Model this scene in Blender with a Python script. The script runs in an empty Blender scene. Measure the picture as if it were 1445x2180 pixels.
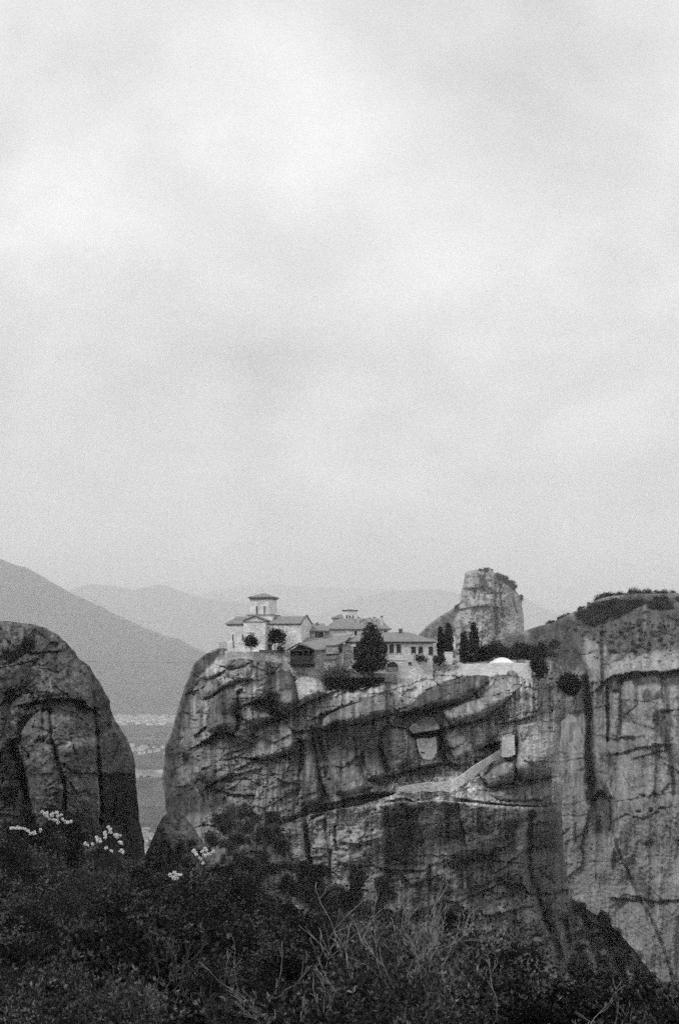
import bpy, math, random
import numpy as np
from mathutils import Vector, Matrix

# ------------------------------------------------------------------ camera, sky, sun, exposure
scn = bpy.context.scene
COL = scn.collection
F = 2400.0            # focal length in photograph pixels (photo is 1445 x 2180)
CX, HY = 722.5, 1400.0  # principal column and horizon row
CZ = 300.0            # camera height above the valley floor
PI = math.pi

cam_d = bpy.data.cameras.new('camera')
cam_d.sensor_fit = 'VERTICAL'
cam_d.sensor_height = 36.0
cam_d.lens = F / 2180.0 * 36.0
cam_d.shift_y = (HY - 1090.0) / 2180.0
cam_d.clip_start = 0.3
cam_d.clip_end = 80000.0
cam = bpy.data.objects.new('camera', cam_d)
COL.objects.link(cam)
cam.location = (0, 0, CZ)
cam.rotation_euler = (PI / 2, 0, 0)
scn.camera = cam

SUN_EL, SUN_AZ = math.radians(50), math.radians(230)   # azimuth clockwise from +Y
world = bpy.data.worlds.new('World')
scn.world = world
world.use_nodes = True
wn, wl = world.node_tree.nodes, world.node_tree.links
wn.clear()
def wnode(t, **k):
    n = wn.new(t)
    for a, b in k.items():
        setattr(n, a, b)
    return n
w_out = wnode('ShaderNodeOutputWorld')
w_bg = wnode('ShaderNodeBackground')
w_sky = wnode('ShaderNodeTexSky', sky_type='NISHITA', sun_disc=False)
w_sky.sun_elevation = SUN_EL
w_sky.sun_rotation = SUN_AZ
w_bw = wnode('ShaderNodeRGBToBW')
w_tc = wnode('ShaderNodeTexCoord')
# the cloud deck: noise on the plane a layer of cloud lies in (direction divided by its height)
w_sep = wnode('ShaderNodeSeparateXYZ')
w_abs = wnode('ShaderNodeMath', operation='ABSOLUTE')
w_add = wnode('ShaderNodeMath', operation='ADD'); w_add.inputs[1].default_value = 0.55
w_dx = wnode('ShaderNodeMath', operation='DIVIDE')
w_dy = wnode('ShaderNodeMath', operation='DIVIDE')
w_cmb = wnode('ShaderNodeCombineXYZ')
w_n1 = wnode('ShaderNodeTexNoise'); w_n1.inputs['Scale'].default_value = 3.6
w_n1.inputs['Detail'].default_value = 6; w_n1.inputs['Roughness'].default_value = 0.52
w_n1.inputs['Distortion'].default_value = 0.15
w_map = wnode('ShaderNodeMapping'); w_map.inputs['Location'].default_value = (-15.766, -9.963, 1.371)
w_ramp = wnode('ShaderNodeValToRGB')
cr = w_ramp.color_ramp
cr.elements[0].position = 0.30; cr.elements[0].color = (4.5, 4.5, 4.5, 1)
cr.elements[1].position = 0.70; cr.elements[1].color = (8.7, 8.7, 8.7, 1)
w_mix = wnode('ShaderNodeMix', data_type='RGBA'); w_mix.inputs[0].default_value = 0.93
wl.new(w_tc.outputs['Generated'], w_sep.inputs[0])
wl.new(w_sep.outputs['Z'], w_abs.inputs[0])
wl.new(w_abs.outputs[0], w_add.inputs[0])
wl.new(w_sep.outputs['X'], w_dx.inputs[0]); wl.new(w_add.outputs[0], w_dx.inputs[1])
wl.new(w_sep.outputs['Y'], w_dy.inputs[0]); wl.new(w_add.outputs[0], w_dy.inputs[1])
wl.new(w_dx.outputs[0], w_cmb.inputs[0]); wl.new(w_dy.outputs[0], w_cmb.inputs[1])
wl.new(w_cmb.outputs[0], w_map.inputs[0])
wl.new(w_map.outputs[0], w_n1.inputs['Vector'])
wl.new(w_n1.outputs['Fac'], w_ramp.inputs[0])
wl.new(w_sky.outputs[0], w_bw.inputs[0])
wl.new(w_bw.outputs[0], w_mix.inputs[6])
wl.new(w_ramp.outputs[0], w_mix.inputs[7])
wl.new(w_mix.outputs[2], w_bg.inputs['Color'])
w_bg.inputs['Strength'].default_value = 0.1
wl.new(w_bg.outputs[0], w_out.inputs[0])

sun_d = bpy.data.lights.new('sun', 'SUN')
sun_d.energy = 1.5
sun_d.angle = math.radians(18)
sun_d.color = (1, 1, 1)
sun = bpy.data.objects.new('sun', sun_d)
COL.objects.link(sun)
sdir = Vector((math.sin(SUN_AZ) * math.cos(SUN_EL), math.cos(SUN_AZ) * math.cos(SUN_EL), math.sin(SUN_EL)))
sun.rotation_euler = sdir.to_track_quat('Z', 'Y').to_euler()
sun.location = (0, -50, CZ + 200)

scn.view_settings.view_transform = 'Standard'
scn.view_settings.look = 'None'
scn.view_settings.exposure = 0.45
scn.cycles.volume_bounces = 3
scn.cycles.use_adaptive_sampling = True
scn.cycles.adaptive_threshold = 0.06
scn.cycles.adaptive_min_samples = 40
scn.cycles.use_denoising = False   # let the renderer's own grain stand, as on fast film
scn.view_settings.gamma = 1.0
scn.view_settings.use_curve_mapping = False

random.seed(7)
RNG = np.random.default_rng(7)

# ------------------------------------------------------------------ helpers: placing, linking, tagging
def W(px, py, d):
    """the point that stands d metres out, in the direction of a photograph pixel"""
    return Vector(((px - CX) / F * d, d, CZ - (py - HY) / F * d))

def mesh_np(name, V, faces):
    """mesh from numpy vertices and an (n,4) or (n,3) face array"""
    me = bpy.data.meshes.new(name)
    V = np.asarray(V, dtype=np.float32); faces = np.asarray(faces, dtype=np.int32)
    k = faces.shape[1]
    me.vertices.add(len(V)); me.vertices.foreach_set('co', V.ravel())
    me.loops.add(faces.size); me.loops.foreach_set('vertex_index', faces.ravel())
    me.polygons.add(len(faces))
    me.polygons.foreach_set('loop_start', np.arange(0, faces.size, k, dtype=np.int32))
    me.update(calc_edges=True)
    return me

def link(name, me, mat=None, parent=None, smooth=False):
    o = bpy.data.objects.new(name, me)
    COL.objects.link(o)
    if me is not None:
        me.name = name
        if mat is not None and not me.materials:
            me.materials.append(mat)
        if smooth:
            me.polygons.foreach_set('use_smooth', np.ones(len(me.polygons), dtype=bool))
    if parent is not None:
        o.parent = parent
    return o

def tag(o, label=None, cat=None, group=None, kind=None):
    if label: o['label'] = label
    if cat: o['category'] = cat
    if group: o['group'] = group
    if kind: o['kind'] = kind
    return o

def empty(name, loc, label, cat, group=None, rz=0.0):
    o = bpy.data.objects.new(name, None)
    COL.objects.link(o)
    o.location = loc
    o.rotation_euler = (0, 0, rz)
    o.empty_display_size = 0.5
    return tag(o, label, cat, group)

def children(o):
    return list(o.children)

def copy_tree(o, parent=None):
    c = o.copy()
    COL.objects.link(c)
    if parent is not None:
        c.parent = parent
    for ch in children(o):
        copy_tree(ch, c)
    return c

class MB:
    """collects boxes, prisms and tubes, then links them as ONE mesh object"""
    def __init__(self):
        self.v, self.f = [], []
    def add(self, vs, fs):
        n = len(self.v)
        self.v += [tuple(p) for p in vs]
        self.f += [tuple(i + n for i in f) for f in fs]
        return self
    def box(self, x0, x1, y0, y1, z0, z1):
        vs = [(x0, y0, z0), (x1, y0, z0), (x1, y1, z0), (x0, y1, z0), (x0, y0, z1), (x1, y0, z1), (x1, y1, z1), (x0, y1, z1)]
        return self.add(vs, [(0, 3, 2, 1), (4, 5, 6, 7), (0, 1, 5, 4), (1, 2, 6, 5), (2, 3, 7, 6), (3, 0, 4, 7)])
    def prism(self, poly, y0, y1):
        """poly: (x, z) outline counter-clockwise seen from -y, pulled from y0 to y1"""
        n = len(poly)
        vs = [(x, y0, z) for x, z in poly] + [(x, y1, z) for x, z in poly]
        fs = [tuple(range(n)), tuple(range(2 * n - 1, n - 1, -1))]
        fs += [(i, i + n, (i + 1) % n + n, (i + 1) % n) for i in range(n)]
        return self.add(vs, fs)
    def hull(self, bottom, top):
        """two rings of equally many points, closed top and bottom"""
        n = len(bottom)
        fs = [tuple(range(n - 1, -1, -1)), tuple(range(n, 2 * n))]
        fs += [(i, (i + 1) % n, (i + 1) % n + n, i + n) for i in range(n)]
        return self.add(list(bottom) + list(top), fs)
    def tube(self, pts, radii, n=6, cap=True):
        pts = [Vector(p) for p in pts]
        if not hasattr(radii, '__len__'): radii = [radii] * len(pts)
        base = len(self.v)
        up = Vector((0.13, 0.31, 0.94))
        for i, p in enumerate(pts):
            t = (pts[min(i + 1, len(pts) - 1)] - pts[max(i - 1, 0)])
            t = t.normalized() if t.length > 1e-9 else Vector((0, 0, 1))
            a = t.cross(up)
            if a.length < 1e-3: a = t.cross(Vector((1, 0, 0)))
            a.normalize(); b = t.cross(a)
            for k in range(n):
                q = 2 * PI * k / n
                self.v.append(tuple(p + (a * math.cos(q) + b * math.sin(q)) * radii[i]))
        for i in range(len(pts) - 1):
            for k in range(n):
                a0 = base + i * n + k; a1 = base + i * n + (k + 1) % n
                self.f.append((a0, a1, a1 + n, a0 + n))
        if cap:
            self.f.append(tuple(base + k for k in range(n - 1, -1, -1)))
            self.f.append(tuple(base + (len(pts) - 1) * n + k for k in range(n)))
        return self
    def mesh(self, name):
        me = bpy.data.meshes.new(name)
        me.from_pydata(self.v, [], self.f)
        me.update()
        return me
    def build(self, name, mat, parent=None, smooth=False):
        return link(name, self.mesh(name), mat, parent, smooth)

# ------------------------------------------------------------------ numpy noise
_tab = np.random.default_rng(11).random((8, 256, 256))
def vnoise(x, y, seed=0):
    t = _tab[seed % 8]
    ox, oy = 17.3 * seed, 9.1 * seed
    x = x + ox; y = y + oy
    xi = np.floor(x).astype(int); yi = np.floor(y).astype(int)
    fx = x - xi; fy = y - yi
    fx = fx * fx * fx * (fx * (fx * 6 - 15) + 10); fy = fy * fy * fy * (fy * (fy * 6 - 15) + 10)
    a = t[yi & 255, xi & 255]; b = t[yi & 255, (xi + 1) & 255]
    c = t[(yi + 1) & 255, xi & 255]; d = t[(yi + 1) & 255, (xi + 1) & 255]
    return (a + (b - a) * fx) * (1 - fy) + (c + (d - c) * fx) * fy
def fbm(x, y, seed=0, oct=5, rough=0.5):
    s = 0; amp = 1; tot = 0
    for i in range(oct):
        s = s + amp * (vnoise(x * 2 ** i, y * 2 ** i, seed + i) - 0.5) * 2
        tot += amp; amp *= rough
    return s / tot
def worley(x, y, seed=0):
    """nearest and second nearest distance, and a random number of the cell"""
    xi = np.floor(x).astype(int); yi = np.floor(y).astype(int)
    f1 = np.full(x.shape, 9.0); f2 = np.full(x.shape, 9.0); rid = np.zeros(x.shape)
    for dx in (-1, 0, 1):
        for dy in (-1, 0, 1):
            cx = xi + dx; cy = yi + dy
            jx = _tab[seed % 8][cy & 255, cx & 255]; jy = _tab[(seed + 1) % 8][cy & 255, cx & 255]
            r = _tab[(seed + 2) % 8][cy & 255, cx & 255]
            d = np.hypot(cx + jx - x, cy + jy - y)
            new1 = d < f1
            f2 = np.where(new1, f1, np.minimum(f2, d))
            rid = np.where(new1, r, rid)
            f1 = np.where(new1, d, f1)
    return f1, f2, rid
def facets(x, y, seed, amp):
    """flat broken faces: every cell is a plane tilted its own way (amp in metres per unit of cell)"""
    xi = np.floor(x).astype(int); yi = np.floor(y).astype(int)
    f1 = np.full(x.shape, 9.0); out = np.zeros(x.shape)
    for dx in (-1, 0, 1):
        for dy in (-1, 0, 1):
            cx = xi + dx; cy = yi + dy
            jx = cx + _tab[seed % 8][cy & 255, cx & 255] - x; jy = cy + _tab[(seed + 1) % 8][cy & 255, cx & 255] - y
            r1 = _tab[(seed + 3) % 8][cy & 255, cx & 255] - .5; r2 = _tab[(seed + 4) % 8][cy & 255, cx & 255] - .5; r3 = _tab[(seed + 5) % 8][cy & 255, cx & 255] - .5
            d = np.hypot(jx, jy); m = d < f1
            out = np.where(m, amp * (r1 * 2 * jx + r2 * 2 * jy + r3 * 0.7), out)
            f1 = np.where(m, d, f1)
    return out
def sstep(a, b, x):
    t = np.clip((x - a) / (b - a), 0, 1)
    return t * t * (3 - 2 * t)

def seg_dist(P, line, closed=False):
    """distance of points (n,2) to a polyline, the nearest point, the side (>0: below/right hand) and the index"""
    L = np.asarray(line, float)
    A = L if closed else L[:-1]
    B = np.roll(L, -1, 0) if closed else L[1:]
    best = np.full(len(P), 1e9); near = np.zeros_like(P); side = np.zeros(len(P)); idx = np.zeros(len(P), int); par = np.zeros(len(P))
    for i in range(len(A)):
        d = B[i] - A[i]; l2 = max(d @ d, 1e-9)
        tt = ((P - A[i]) @ d) / l2
        t = np.clip(tt, 0, 1)
        Q = A[i] + t[:, None] * d
        e = np.hypot(*(P - Q).T)
        m = e < best
        best[m] = e[m]; near[m] = Q[m]; idx[m] = i; par[m] = t[m]
        cr_ = d[0] * (P[:, 1] - A[i][1]) - d[1] * (P[:, 0] - A[i][0])
        side[m] = np.sign(cr_[m])
    return best, near, side, idx, par
def inside(P, poly):
    poly = np.asarray(poly, float); x, y = P.T
    c = np.zeros(len(P), bool)
    j = len(poly) - 1
    for i in range(len(poly)):
        xi, yi = poly[i]; xj, yj = poly[j]
        if yi != yj:
            c ^= ((yi > y) != (yj > y)) & (x < (xj - xi) * (y - yi) / (yj - yi) + xi)
        j = i
    return c
def near_box(P, pts, m):
    a = np.asarray(pts, float)
    return (P[:, 0] > a[:, 0].min() - m) & (P[:, 0] < a[:, 0].max() + m) & (P[:, 1] > a[:, 1].min() - m) & (P[:, 1] < a[:, 1].max() + m)

def tps(ctrl):
    C = np.asarray(ctrl, float); n = len(C)
    def phi(r):
        return np.where(r > 1e-9, r * r * np.log(np.maximum(r, 1e-9)), 0)
    S = 100.0
    X = C[:, :2] / S
    K = phi(np.hypot(*(X[:, None] - X[None]).transpose(2, 0, 1)) )
    A = np.zeros((n + 3, n + 3))
    A[:n, :n] = K + np.eye(n) * 0.05
    A[:n, n] = 1; A[:n, n + 1:] = X; A[n, :n] = 1; A[n + 1:, :n] = X.T
    w = np.linalg.solve(A, np.concatenate([C[:, 2], [0, 0, 0]]))
    def ev(P):
        Q = P / S
        out = w[n] + Q @ w[n + 1:]
        for i in range(n):
            out = out + w[i] * phi(np.hypot(Q[:, 0] - X[i, 0], Q[:, 1] - X[i, 1]))
        return out
    return ev

# ------------------------------------------------------------------ materials (all neutral greys: the photograph is black and white)
def new_mat(name):
    m = bpy.data.materials.new(name); m.use_nodes = True
    nt = m.node_tree; nt.nodes.clear()
    out = nt.nodes.new('ShaderNodeOutputMaterial')
    b = nt.nodes.new('ShaderNodeBsdfPrincipled')
    b.inputs['Roughness'].default_value = 0.92
    b.inputs['Specular IOR Level'].default_value = 0.15
    nt.links.new(b.outputs[0], out.inputs[0])
    return m, nt, b
def math_n(nt, op, a, b=None, clamp=False):
    n = nt.nodes.new('ShaderNodeMath'); n.operation = op; n.use_clamp = clamp
    for i, v in enumerate((a, b)):
        if v is None: continue
        if isinstance(v, (int, float)): n.inputs[i].default_value = v
        else: nt.links.new(v, n.inputs[i])
    return n.outputs[0]
def noise_n(nt, scale, detail=5, rough=0.55, mapscale=None, coord='Object'):
    tc = nt.nodes.new('ShaderNodeTexCoord')
    n = nt.nodes.new('ShaderNodeTexNoise')
    n.inputs['Scale'].default_value = scale; n.inputs['Detail'].default_value = detail; n.inputs['Roughness'].default_value = rough
    if mapscale:
        mp = nt.nodes.new('ShaderNodeMapping'); mp.inputs['Scale'].default_value = mapscale
        nt.links.new(tc.outputs[coord], mp.inputs[0]); nt.links.new(mp.outputs[0], n.inputs['Vector'])
    else:
        nt.links.new(tc.outputs[coord], n.inputs['Vector'])
    return n.outputs['Fac']
def rng_n(nt, v, a, b, c, d):
    n = nt.nodes.new('ShaderNodeMapRange')
    nt.links.new(v, n.inputs[0])
    for i, q in enumerate((a, b, c, d)): n.inputs[i + 1].default_value = q
    return n.outputs[0]
def bump_n(nt, b, h, dist, strength=0.6):
    n = nt.nodes.new('ShaderNodeBump'); n.inputs['Distance'].default_value = dist; n.inputs['Strength'].default_value = strength
    nt.links.new(h, n.inputs['Height']); nt.links.new(n.outputs[0], b.inputs['Normal'])

def rock_mat(name, scale=1.0):
    """albedo comes from the rock's own stain and lichen map, with fine grain on top"""
    m, nt, b = new_mat(name)
    at = nt.nodes.new('ShaderNodeAttribute'); at.attribute_name = 'albedo'
    g1 = noise_n(nt, 0.9 * scale, 8, 0.7)
    g2 = noise_n(nt, 3.2 * scale, 6, 0.7)
    v = math_n(nt, 'MULTIPLY', at.outputs['Fac'], rng_n(nt, g1, 0.3, 0.7, 0.72, 1.28))
    v = math_n(nt, 'MULTIPLY', v, rng_n(nt, g2, 0.3, 0.7, 0.68, 1.32))
    nt.links.new(v, b.inputs['Base Color'])
    b.inputs['Specular IOR Level'].default_value = 0.0; b.inputs['Roughness'].default_value = 1.0
    h = math_n(nt, 'ADD', g1, math_n(nt, 'MULTIPLY', g2, 0.4))
    bump_n(nt, b, h, 0.5 / scale, 0.7)
    return m
def plain_mat(name, lo, hi, scale=2.0, rough=0.9, bump=0.0, mapscale=None, detail=5, spec=0.15):
    m, nt, b = new_mat(name)
    g = noise_n(nt, scale, detail, 0.62, mapscale)
    nt.links.new(rng_n(nt, g, 0.3, 0.7, lo, hi), b.inputs['Base Color'])
    b.inputs['Roughness'].default_value = rough
    b.inputs['Specular IOR Level'].default_value = spec
    if bump: bump_n(nt, b, g, bump, 0.8)
    return m
def masonry_mat(name, lo, hi, joint=0.75, scale=1.0):
    """rough coursed rubble, too far off to tell single stones apart"""
    m, nt, b = new_mat(name)
    tc = nt.nodes.new('ShaderNodeTexCoord')
    mp = nt.nodes.new('ShaderNodeMapping'); mp.inputs['Scale'].default_value = (1.6 * scale, 1.6 * scale, 2.6 * scale)
    nt.links.new(tc.outputs['Object'], mp.inputs[0])
    vo = nt.nodes.new('ShaderNodeTexVoronoi'); vo.inputs['Scale'].default_value = 1.0
    nt.links.new(mp.outputs[0], vo.inputs['Vector'])
    sep = nt.nodes.new('ShaderNodeSeparateXYZ'); nt.links.new(vo.outputs['Color'], sep.inputs[0])
    g = noise_n(nt, 0.35, 6, 0.65)
    v = rng_n(nt, sep.outputs[0], 0, 1, lo, hi)
    v = math_n(nt, 'MULTIPLY', v, rng_n(nt, g, 0.3, 0.7, 0.72, 1.2))
    v = math_n(nt, 'MULTIPLY', v, rng_n(nt, vo.outputs['Distance'], 0.35, 0.75, 1.0, joint))
    nt.links.new(v, b.inputs['Base Color'])
    bump_n(nt, b, vo.outputs['Distance'], -0.08, 0.7)
    return m
def tile_mat(name, lo, hi):
    """clay tiles: courses down the slope and rolls across it"""
    m, nt, b = new_mat(name)
    tc = nt.nodes.new('ShaderNodeTexCoord')
    wv = nt.nodes.new('ShaderNodeTexWave'); wv.bands_direction = 'X'; wv.inputs['Scale'].default_value = 1.25
    wv.inputs['Distortion'].default_value = 0.6; wv.inputs['Detail'].default_value = 2
    nt.links.new(tc.outputs['Object'], wv.inputs['Vector'])
    wz = nt.nodes.new('ShaderNodeTexWave'); wz.bands_direction = 'Z'; wz.inputs['Scale'].default_value = 1.6
    wz.inputs['Distortion'].default_value = 0.8
    nt.links.new(tc.outputs['Object'], wz.inputs['Vector'])
    g = noise_n(nt, 1.3, 7, 0.7)
    v = rng_n(nt, g, 0.3, 0.7, lo, hi)
    v = math_n(nt, 'MULTIPLY', v, rng_n(nt, wv.outputs['Fac'], 0, 1, 0.78, 1.12))
    v = math_n(nt, 'MULTIPLY', v, rng_n(nt, wz.outputs['Fac'], 0, 1, 0.88, 1.08))
    nt.links.new(v, b.inputs['Base Color'])
    bump_n(nt, b, wv.outputs['Fac'], 0.08, 0.8)
    return m
def leaf_mat(name, lo, hi, trans=0.08, rough=0.7):
    m, nt, b = new_mat(name)
    ge = nt.nodes.new('ShaderNodeNewGeometry')
    oi = nt.nodes.new('ShaderNodeObjectInfo')
    v = rng_n(nt, ge.outputs['Random Per Island'], 0, 1, lo, hi)
    v = math_n(nt, 'MULTIPLY', v, rng_n(nt, oi.outputs['Random'], 0, 1, 0.35, 1.6))
    nt.links.new(v, b.inputs['Base Color'])
    b.inputs['Roughness'].default_value = rough
    b.inputs['Specular IOR Level'].default_value = 0.1
    if trans:
        tr = nt.nodes.new('ShaderNodeBsdfTranslucent'); nt.links.new(v, tr.inputs['Color'])
        mx = nt.nodes.new('ShaderNodeMixShader'); mx.inputs[0].default_value = trans
        out = [n for n in nt.nodes if n.type == 'OUTPUT_MATERIAL'][0]
        nt.links.new(b.outputs[0], mx.inputs[1]); nt.links.new(tr.outputs[0], mx.inputs[2])
        nt.links.new(mx.outputs[0], out.inputs[0])
    return m

M = {}
M['rock'] = rock_mat('weathered_rock')
M['rock_far'] = rock_mat('far_rock', 0.3)
M['terrain'] = rock_mat('terrain_ground', 0.05)
M['slab'] = plain_mat('lichened_slab', 0.06, 0.22, 1.2, bump=0.15, detail=8)
M['mottled'] = plain_mat('mottled_plaster', 0.42, 0.82, 0.9, detail=8)
M['soil'] = plain_mat('hillside_soil', 0.02, 0.045, 1.5, bump=0.1)
M['plaster'] = masonry_mat('pale_stone_masonry', 0.64, 0.88, 0.88)
M['rubble'] = masonry_mat('rubble_masonry', 0.46, 0.72, 0.72)
M['rubble_dark'] = masonry_mat('weathered_rubble', 0.28, 0.48, 0.7)
M['white_wall'] = masonry_mat('limewashed_wall', 0.76, 0.88, 0.95)
M['tile'] = tile_mat('clay_roof_tiles', 0.20, 0.36)
M['tile_dark'] = tile_mat('old_roof_tiles', 0.10, 0.22)
M['wood'] = plain_mat('dark_timber', 0.03, 0.07, 3, 0.8, mapscale=(1, 1, 6))
M['pane'] = plain_mat('dark_pane_and_shade', 0.012, 0.03, 1, 0.25, spec=0.4)
M['trim'] = plain_mat('pale_trim', 0.5, 0.7, 4)
M['white'] = plain_mat('white_cloth', 0.78, 0.86, 1.5)
M['metal'] = plain_mat('grey_metal', 0.12, 0.2, 3, 0.5)
M['cable'] = plain_mat('steel_cable', 0.2, 0.28, 3, 0.5)
M['leaf_near'] = leaf_mat('shrub_leaves', 0.005, 0.032, 0.04)
M['leaf_tip'] = leaf_mat('young_shrub_leaves', 0.04, 0.17, 0.06)
M['leaf_mid'] = leaf_mat('scrub_leaves', 0.014, 0.07)
M['leaf_grey'] = leaf_mat('greyish_scrub_leaves', 0.06, 0.16)
M['leaf_dark'] = leaf_mat('dark_evergreen_leaves', 0.012, 0.055)
M['bark_pale'] = plain_mat('bleached_bark', 0.13, 0.29, 6, 0.9)
M['bark'] = plain_mat('brown_bark', 0.04, 0.10, 6, 0.9)
M['stem_dark'] = plain_mat('dark_twig', 0.02, 0.05, 6)
M['blossom'] = plain_mat('white_petals', 0.72, 0.88, 9, 0.7)
M['house'] = plain_mat('pale_house_render', 0.55, 0.85, 0.2)

# ------------------------------------------------------------------ rocks: relief bodies with cracks, ledges, bulges, stain marks and painted shade
class Relief:
    pass
def make_relief(name, outline, d_edge, ctrl, step, feats=(), stains_shading=(), detail=None, base_alb=0.2, alb_fn=None,
                back=18.0, mat='rock', seed=0, feat_scale=1.0, edge_wobble=1.0):
    O = np.asarray([(a[0], a[1]) for a in outline], float)
    RR = np.asarray([a[2] if len(a) > 2 else 60 for a in outline], float)
    nO, nR = [], []
    for i in range(len(O)):                       # a broken outline rather than a ruled one
        j = (i + 1) % len(O); ln_ = np.hypot(*(O[j] - O[i])); kk = max(1, int(ln_ / 11))
        nv = np.array([-(O[j] - O[i])[1], (O[j] - O[i])[0]]) / max(ln_, 1e-6)
        for q in range(kk):
            t_ = q / kk; p_ = O[i] * (1 - t_) + O[j] * t_
            off_ = 3.0 * fbm(np.array([p_[0] / 26.0]), np.array([p_[1] / 26.0]), 2 + seed, 4, 0.6)[0]
            nO.append(p_ + nv * off_ * edge_wobble); nR.append(RR[i] * (1 - t_) + RR[j] * t_)
    O = np.array(nO); RR = np.array(nR)
    x0, y0 = O.min(0) - step; x1, y1 = O.max(0) + step
    nx = int((x1 - x0) / step) + 2; ny = int((y1 - y0) / step) + 2
    gx, gy = np.meshgrid(x0 + np.arange(nx) * step, y0 + np.arange(ny) * step)
    P = np.stack([gx.ravel(), gy.ravel()], 1)
    # wobble the outline a little so that it is never a ruled line
    ins = inside(P, O)
    dist, near, _, idx, par = seg_dist(P, O, True)
    sd = np.where(ins, dist, -dist)
    R = RR[idx] * (1 - par) + RR[(idx + 1) % len(RR)] * par
    base = ctrl if callable(ctrl) else tps(ctrl)
    d = base(P)
    FS = feat_scale
    alb = np.full(len(P), base_alb)
    for f in feats:
        kind, pts, a, r = f[:4]
        a = a * FS
        m = near_box(P, pts, 5 * r if kind != 'block' else 3)
        if not m.any(): continue
        Q = P[m].copy()
        Q[:, 0] += 2.2 * fbm(Q[:, 0] / 11, Q[:, 1] / 11, 5, 3); Q[:, 1] += 2.2 * fbm(Q[:, 0] / 11, Q[:, 1] / 11, 6, 3)
        e, _, side, ii, pp = seg_dist(Q, pts, kind == 'block')
        if kind == 'crack':
            d[m] += a * np.exp(-(e / r) ** 2)
        elif kind == 'ledge':        # everything under the line is cut back, easing out again below; the lip above is rounded
            low = side > 0
            taper = 1.0
            d[m] += np.where(low, a * (0.48 * np.exp(-e / (1.3 * r)) + 0.25 * np.exp(-(e / 2.5) ** 2)) * sstep(0, 1.3, e), 0) + np.where(low, 0, 0.35 * a * np.exp(-e / 3.0) - 0.7 * a * np.exp(-e / 21))
        elif kind == 'shelf':        # everything under the line steps forward
            low = side > 0
            d[m] += np.where(low, -a * np.exp(-(e / r) ** 1.5), 0)
        elif kind == 'block':
            q = inside(Q, pts)
            dd = np.zeros(len(Q))
            dd[q] = -a * (1 - np.exp(-e[q] / r))
            dd[~q] = 0.12 * a * np.exp(-(e[~q] / 2.0) ** 2)
            d[m] += dd
    det = detail(P) if detail is not None else 0.0
    if alb_fn is not None:
        alb = alb_fn(P, alb)
    for s in stains_shading:
        kind, pts, v, r = s[:4]
        m = near_box(P, pts, 4 * r + 4)
        if not m.any(): continue
        Q = P[m].copy()
        wob = s[4] if len(s) > 4 else 5.0
        Q[:, 0] += wob * fbm(Q[:, 0] / 14, Q[:, 1] / 22, 3, 4); Q[:, 1] += wob * fbm(Q[:, 0] / 14, Q[:, 1] / 14, 4, 4)
        if kind == 'line':
            e = seg_dist(Q, pts)[0]; k = np.exp(-(e / r) ** 2)
        else:
            e = seg_dist(Q, pts, True)[0]; q = inside(Q, pts)
            k = sstep(-r, r, np.where(q, e, -e))
        k = k * (0.75 + 0.5 * vnoise(Q[:, 0] / 5, Q[:, 1] / 9, 2))
        k = np.clip(k, 0, 1)
        qx, qy = P[m].T
        tex = (1 + 0.6 * fbm(qx / 7, qy / 40, 1, 5, 0.6) + 0.25 * fbm(qx / 4, qy / 4, 6, 3, 0.6)) * np.clip(alb[m] / base_alb, 0.55, 1.5) ** 0.6
        alb[m] = alb[m] * (1 - k) + np.clip(v * tex, 0.015, 0.7) * k
    t = np.clip(sd / R, 0, 1)
    w = np.sqrt(np.clip(1 - (1 - t) ** 2, 0, 1))
    dE = d_edge(P) if callable(d_edge) else np.full(len(P), float(d_edge))
    d = dE + (d - dE) * w + det * np.clip(sd / (R * 0.22), 0, 1)
    # keep the cells that touch the inside; their outer corners are pulled onto the outline
    insg = ins.reshape(ny, nx)
    cell = insg[:-1, :-1] | insg[:-1, 1:] | insg[1:, :-1] | insg[1:, 1:]
    Q = np.where(ins[:, None], P, near)
    dQ = np.where(ins, d, dE)
    X = (Q[:, 0] - CX) / F * dQ; Y = dQ; Z = CZ - (Q[:, 1] - HY) / F * dQ
    V = np.stack([X, Y, Z], 1)
    ci, cj = np.nonzero(cell)
    a = ci * nx + cj
    quads = np.stack([a, a + nx, a + nx + 1, a + 1], 1)
    used = np.unique(quads); remap = np.full(len(P), -1); remap[used] = np.arange(len(used))
    Vf = V[used]; Ff = remap[quads]
    # the far side of the body, coarser
    bs = step * 6
    bnx = int((x1 - x0) / bs) + 2; bny = int((y1 - y0) / bs) + 2
    bx, by = np.meshgrid(x0 + np.arange(bnx) * bs, y0 + np.arange(bny) * bs)
    B = np.stack([bx.ravel(), by.ravel()], 1)
    bins = inside(B, O); bd, bn, _, bi, bp = seg_dist(B, O, True)
    bw = np.sqrt(np.clip(1 - (1 - np.clip(bd / 120, 0, 1)) ** 2, 0, 1)) * bins
    bE = d_edge(B) if callable(d_edge) else np.full(len(B), float(d_edge))
    bD = bE + back * bw
    Bq = np.where(bins[:, None], B, bn)
    VB = np.stack([(Bq[:, 0] - CX) / F * bD, bD, CZ - (Bq[:, 1] - HY) / F * bD], 1)
    bg = bins.reshape(bny, bnx); bc = bg[:-1, :-1] | bg[:-1, 1:] | bg[1:, :-1] | bg[1:, 1:]
    bi_, bj_ = np.nonzero(bc); ba = bi_ * bnx + bj_
    bq = np.stack([ba, ba + 1, ba + bnx + 1, ba + bnx], 1)
    bu = np.unique(bq); br = np.full(len(B), -1); br[bu] = np.arange(len(bu))
    Vall = np.concatenate([Vf, VB[bu]]); Fall = np.concatenate([Ff, br[bq] + len(Vf)])
    me = mesh_np(name, Vall, Fall)
    at = me.attributes.new('albedo', 'FLOAT', 'POINT')
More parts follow.
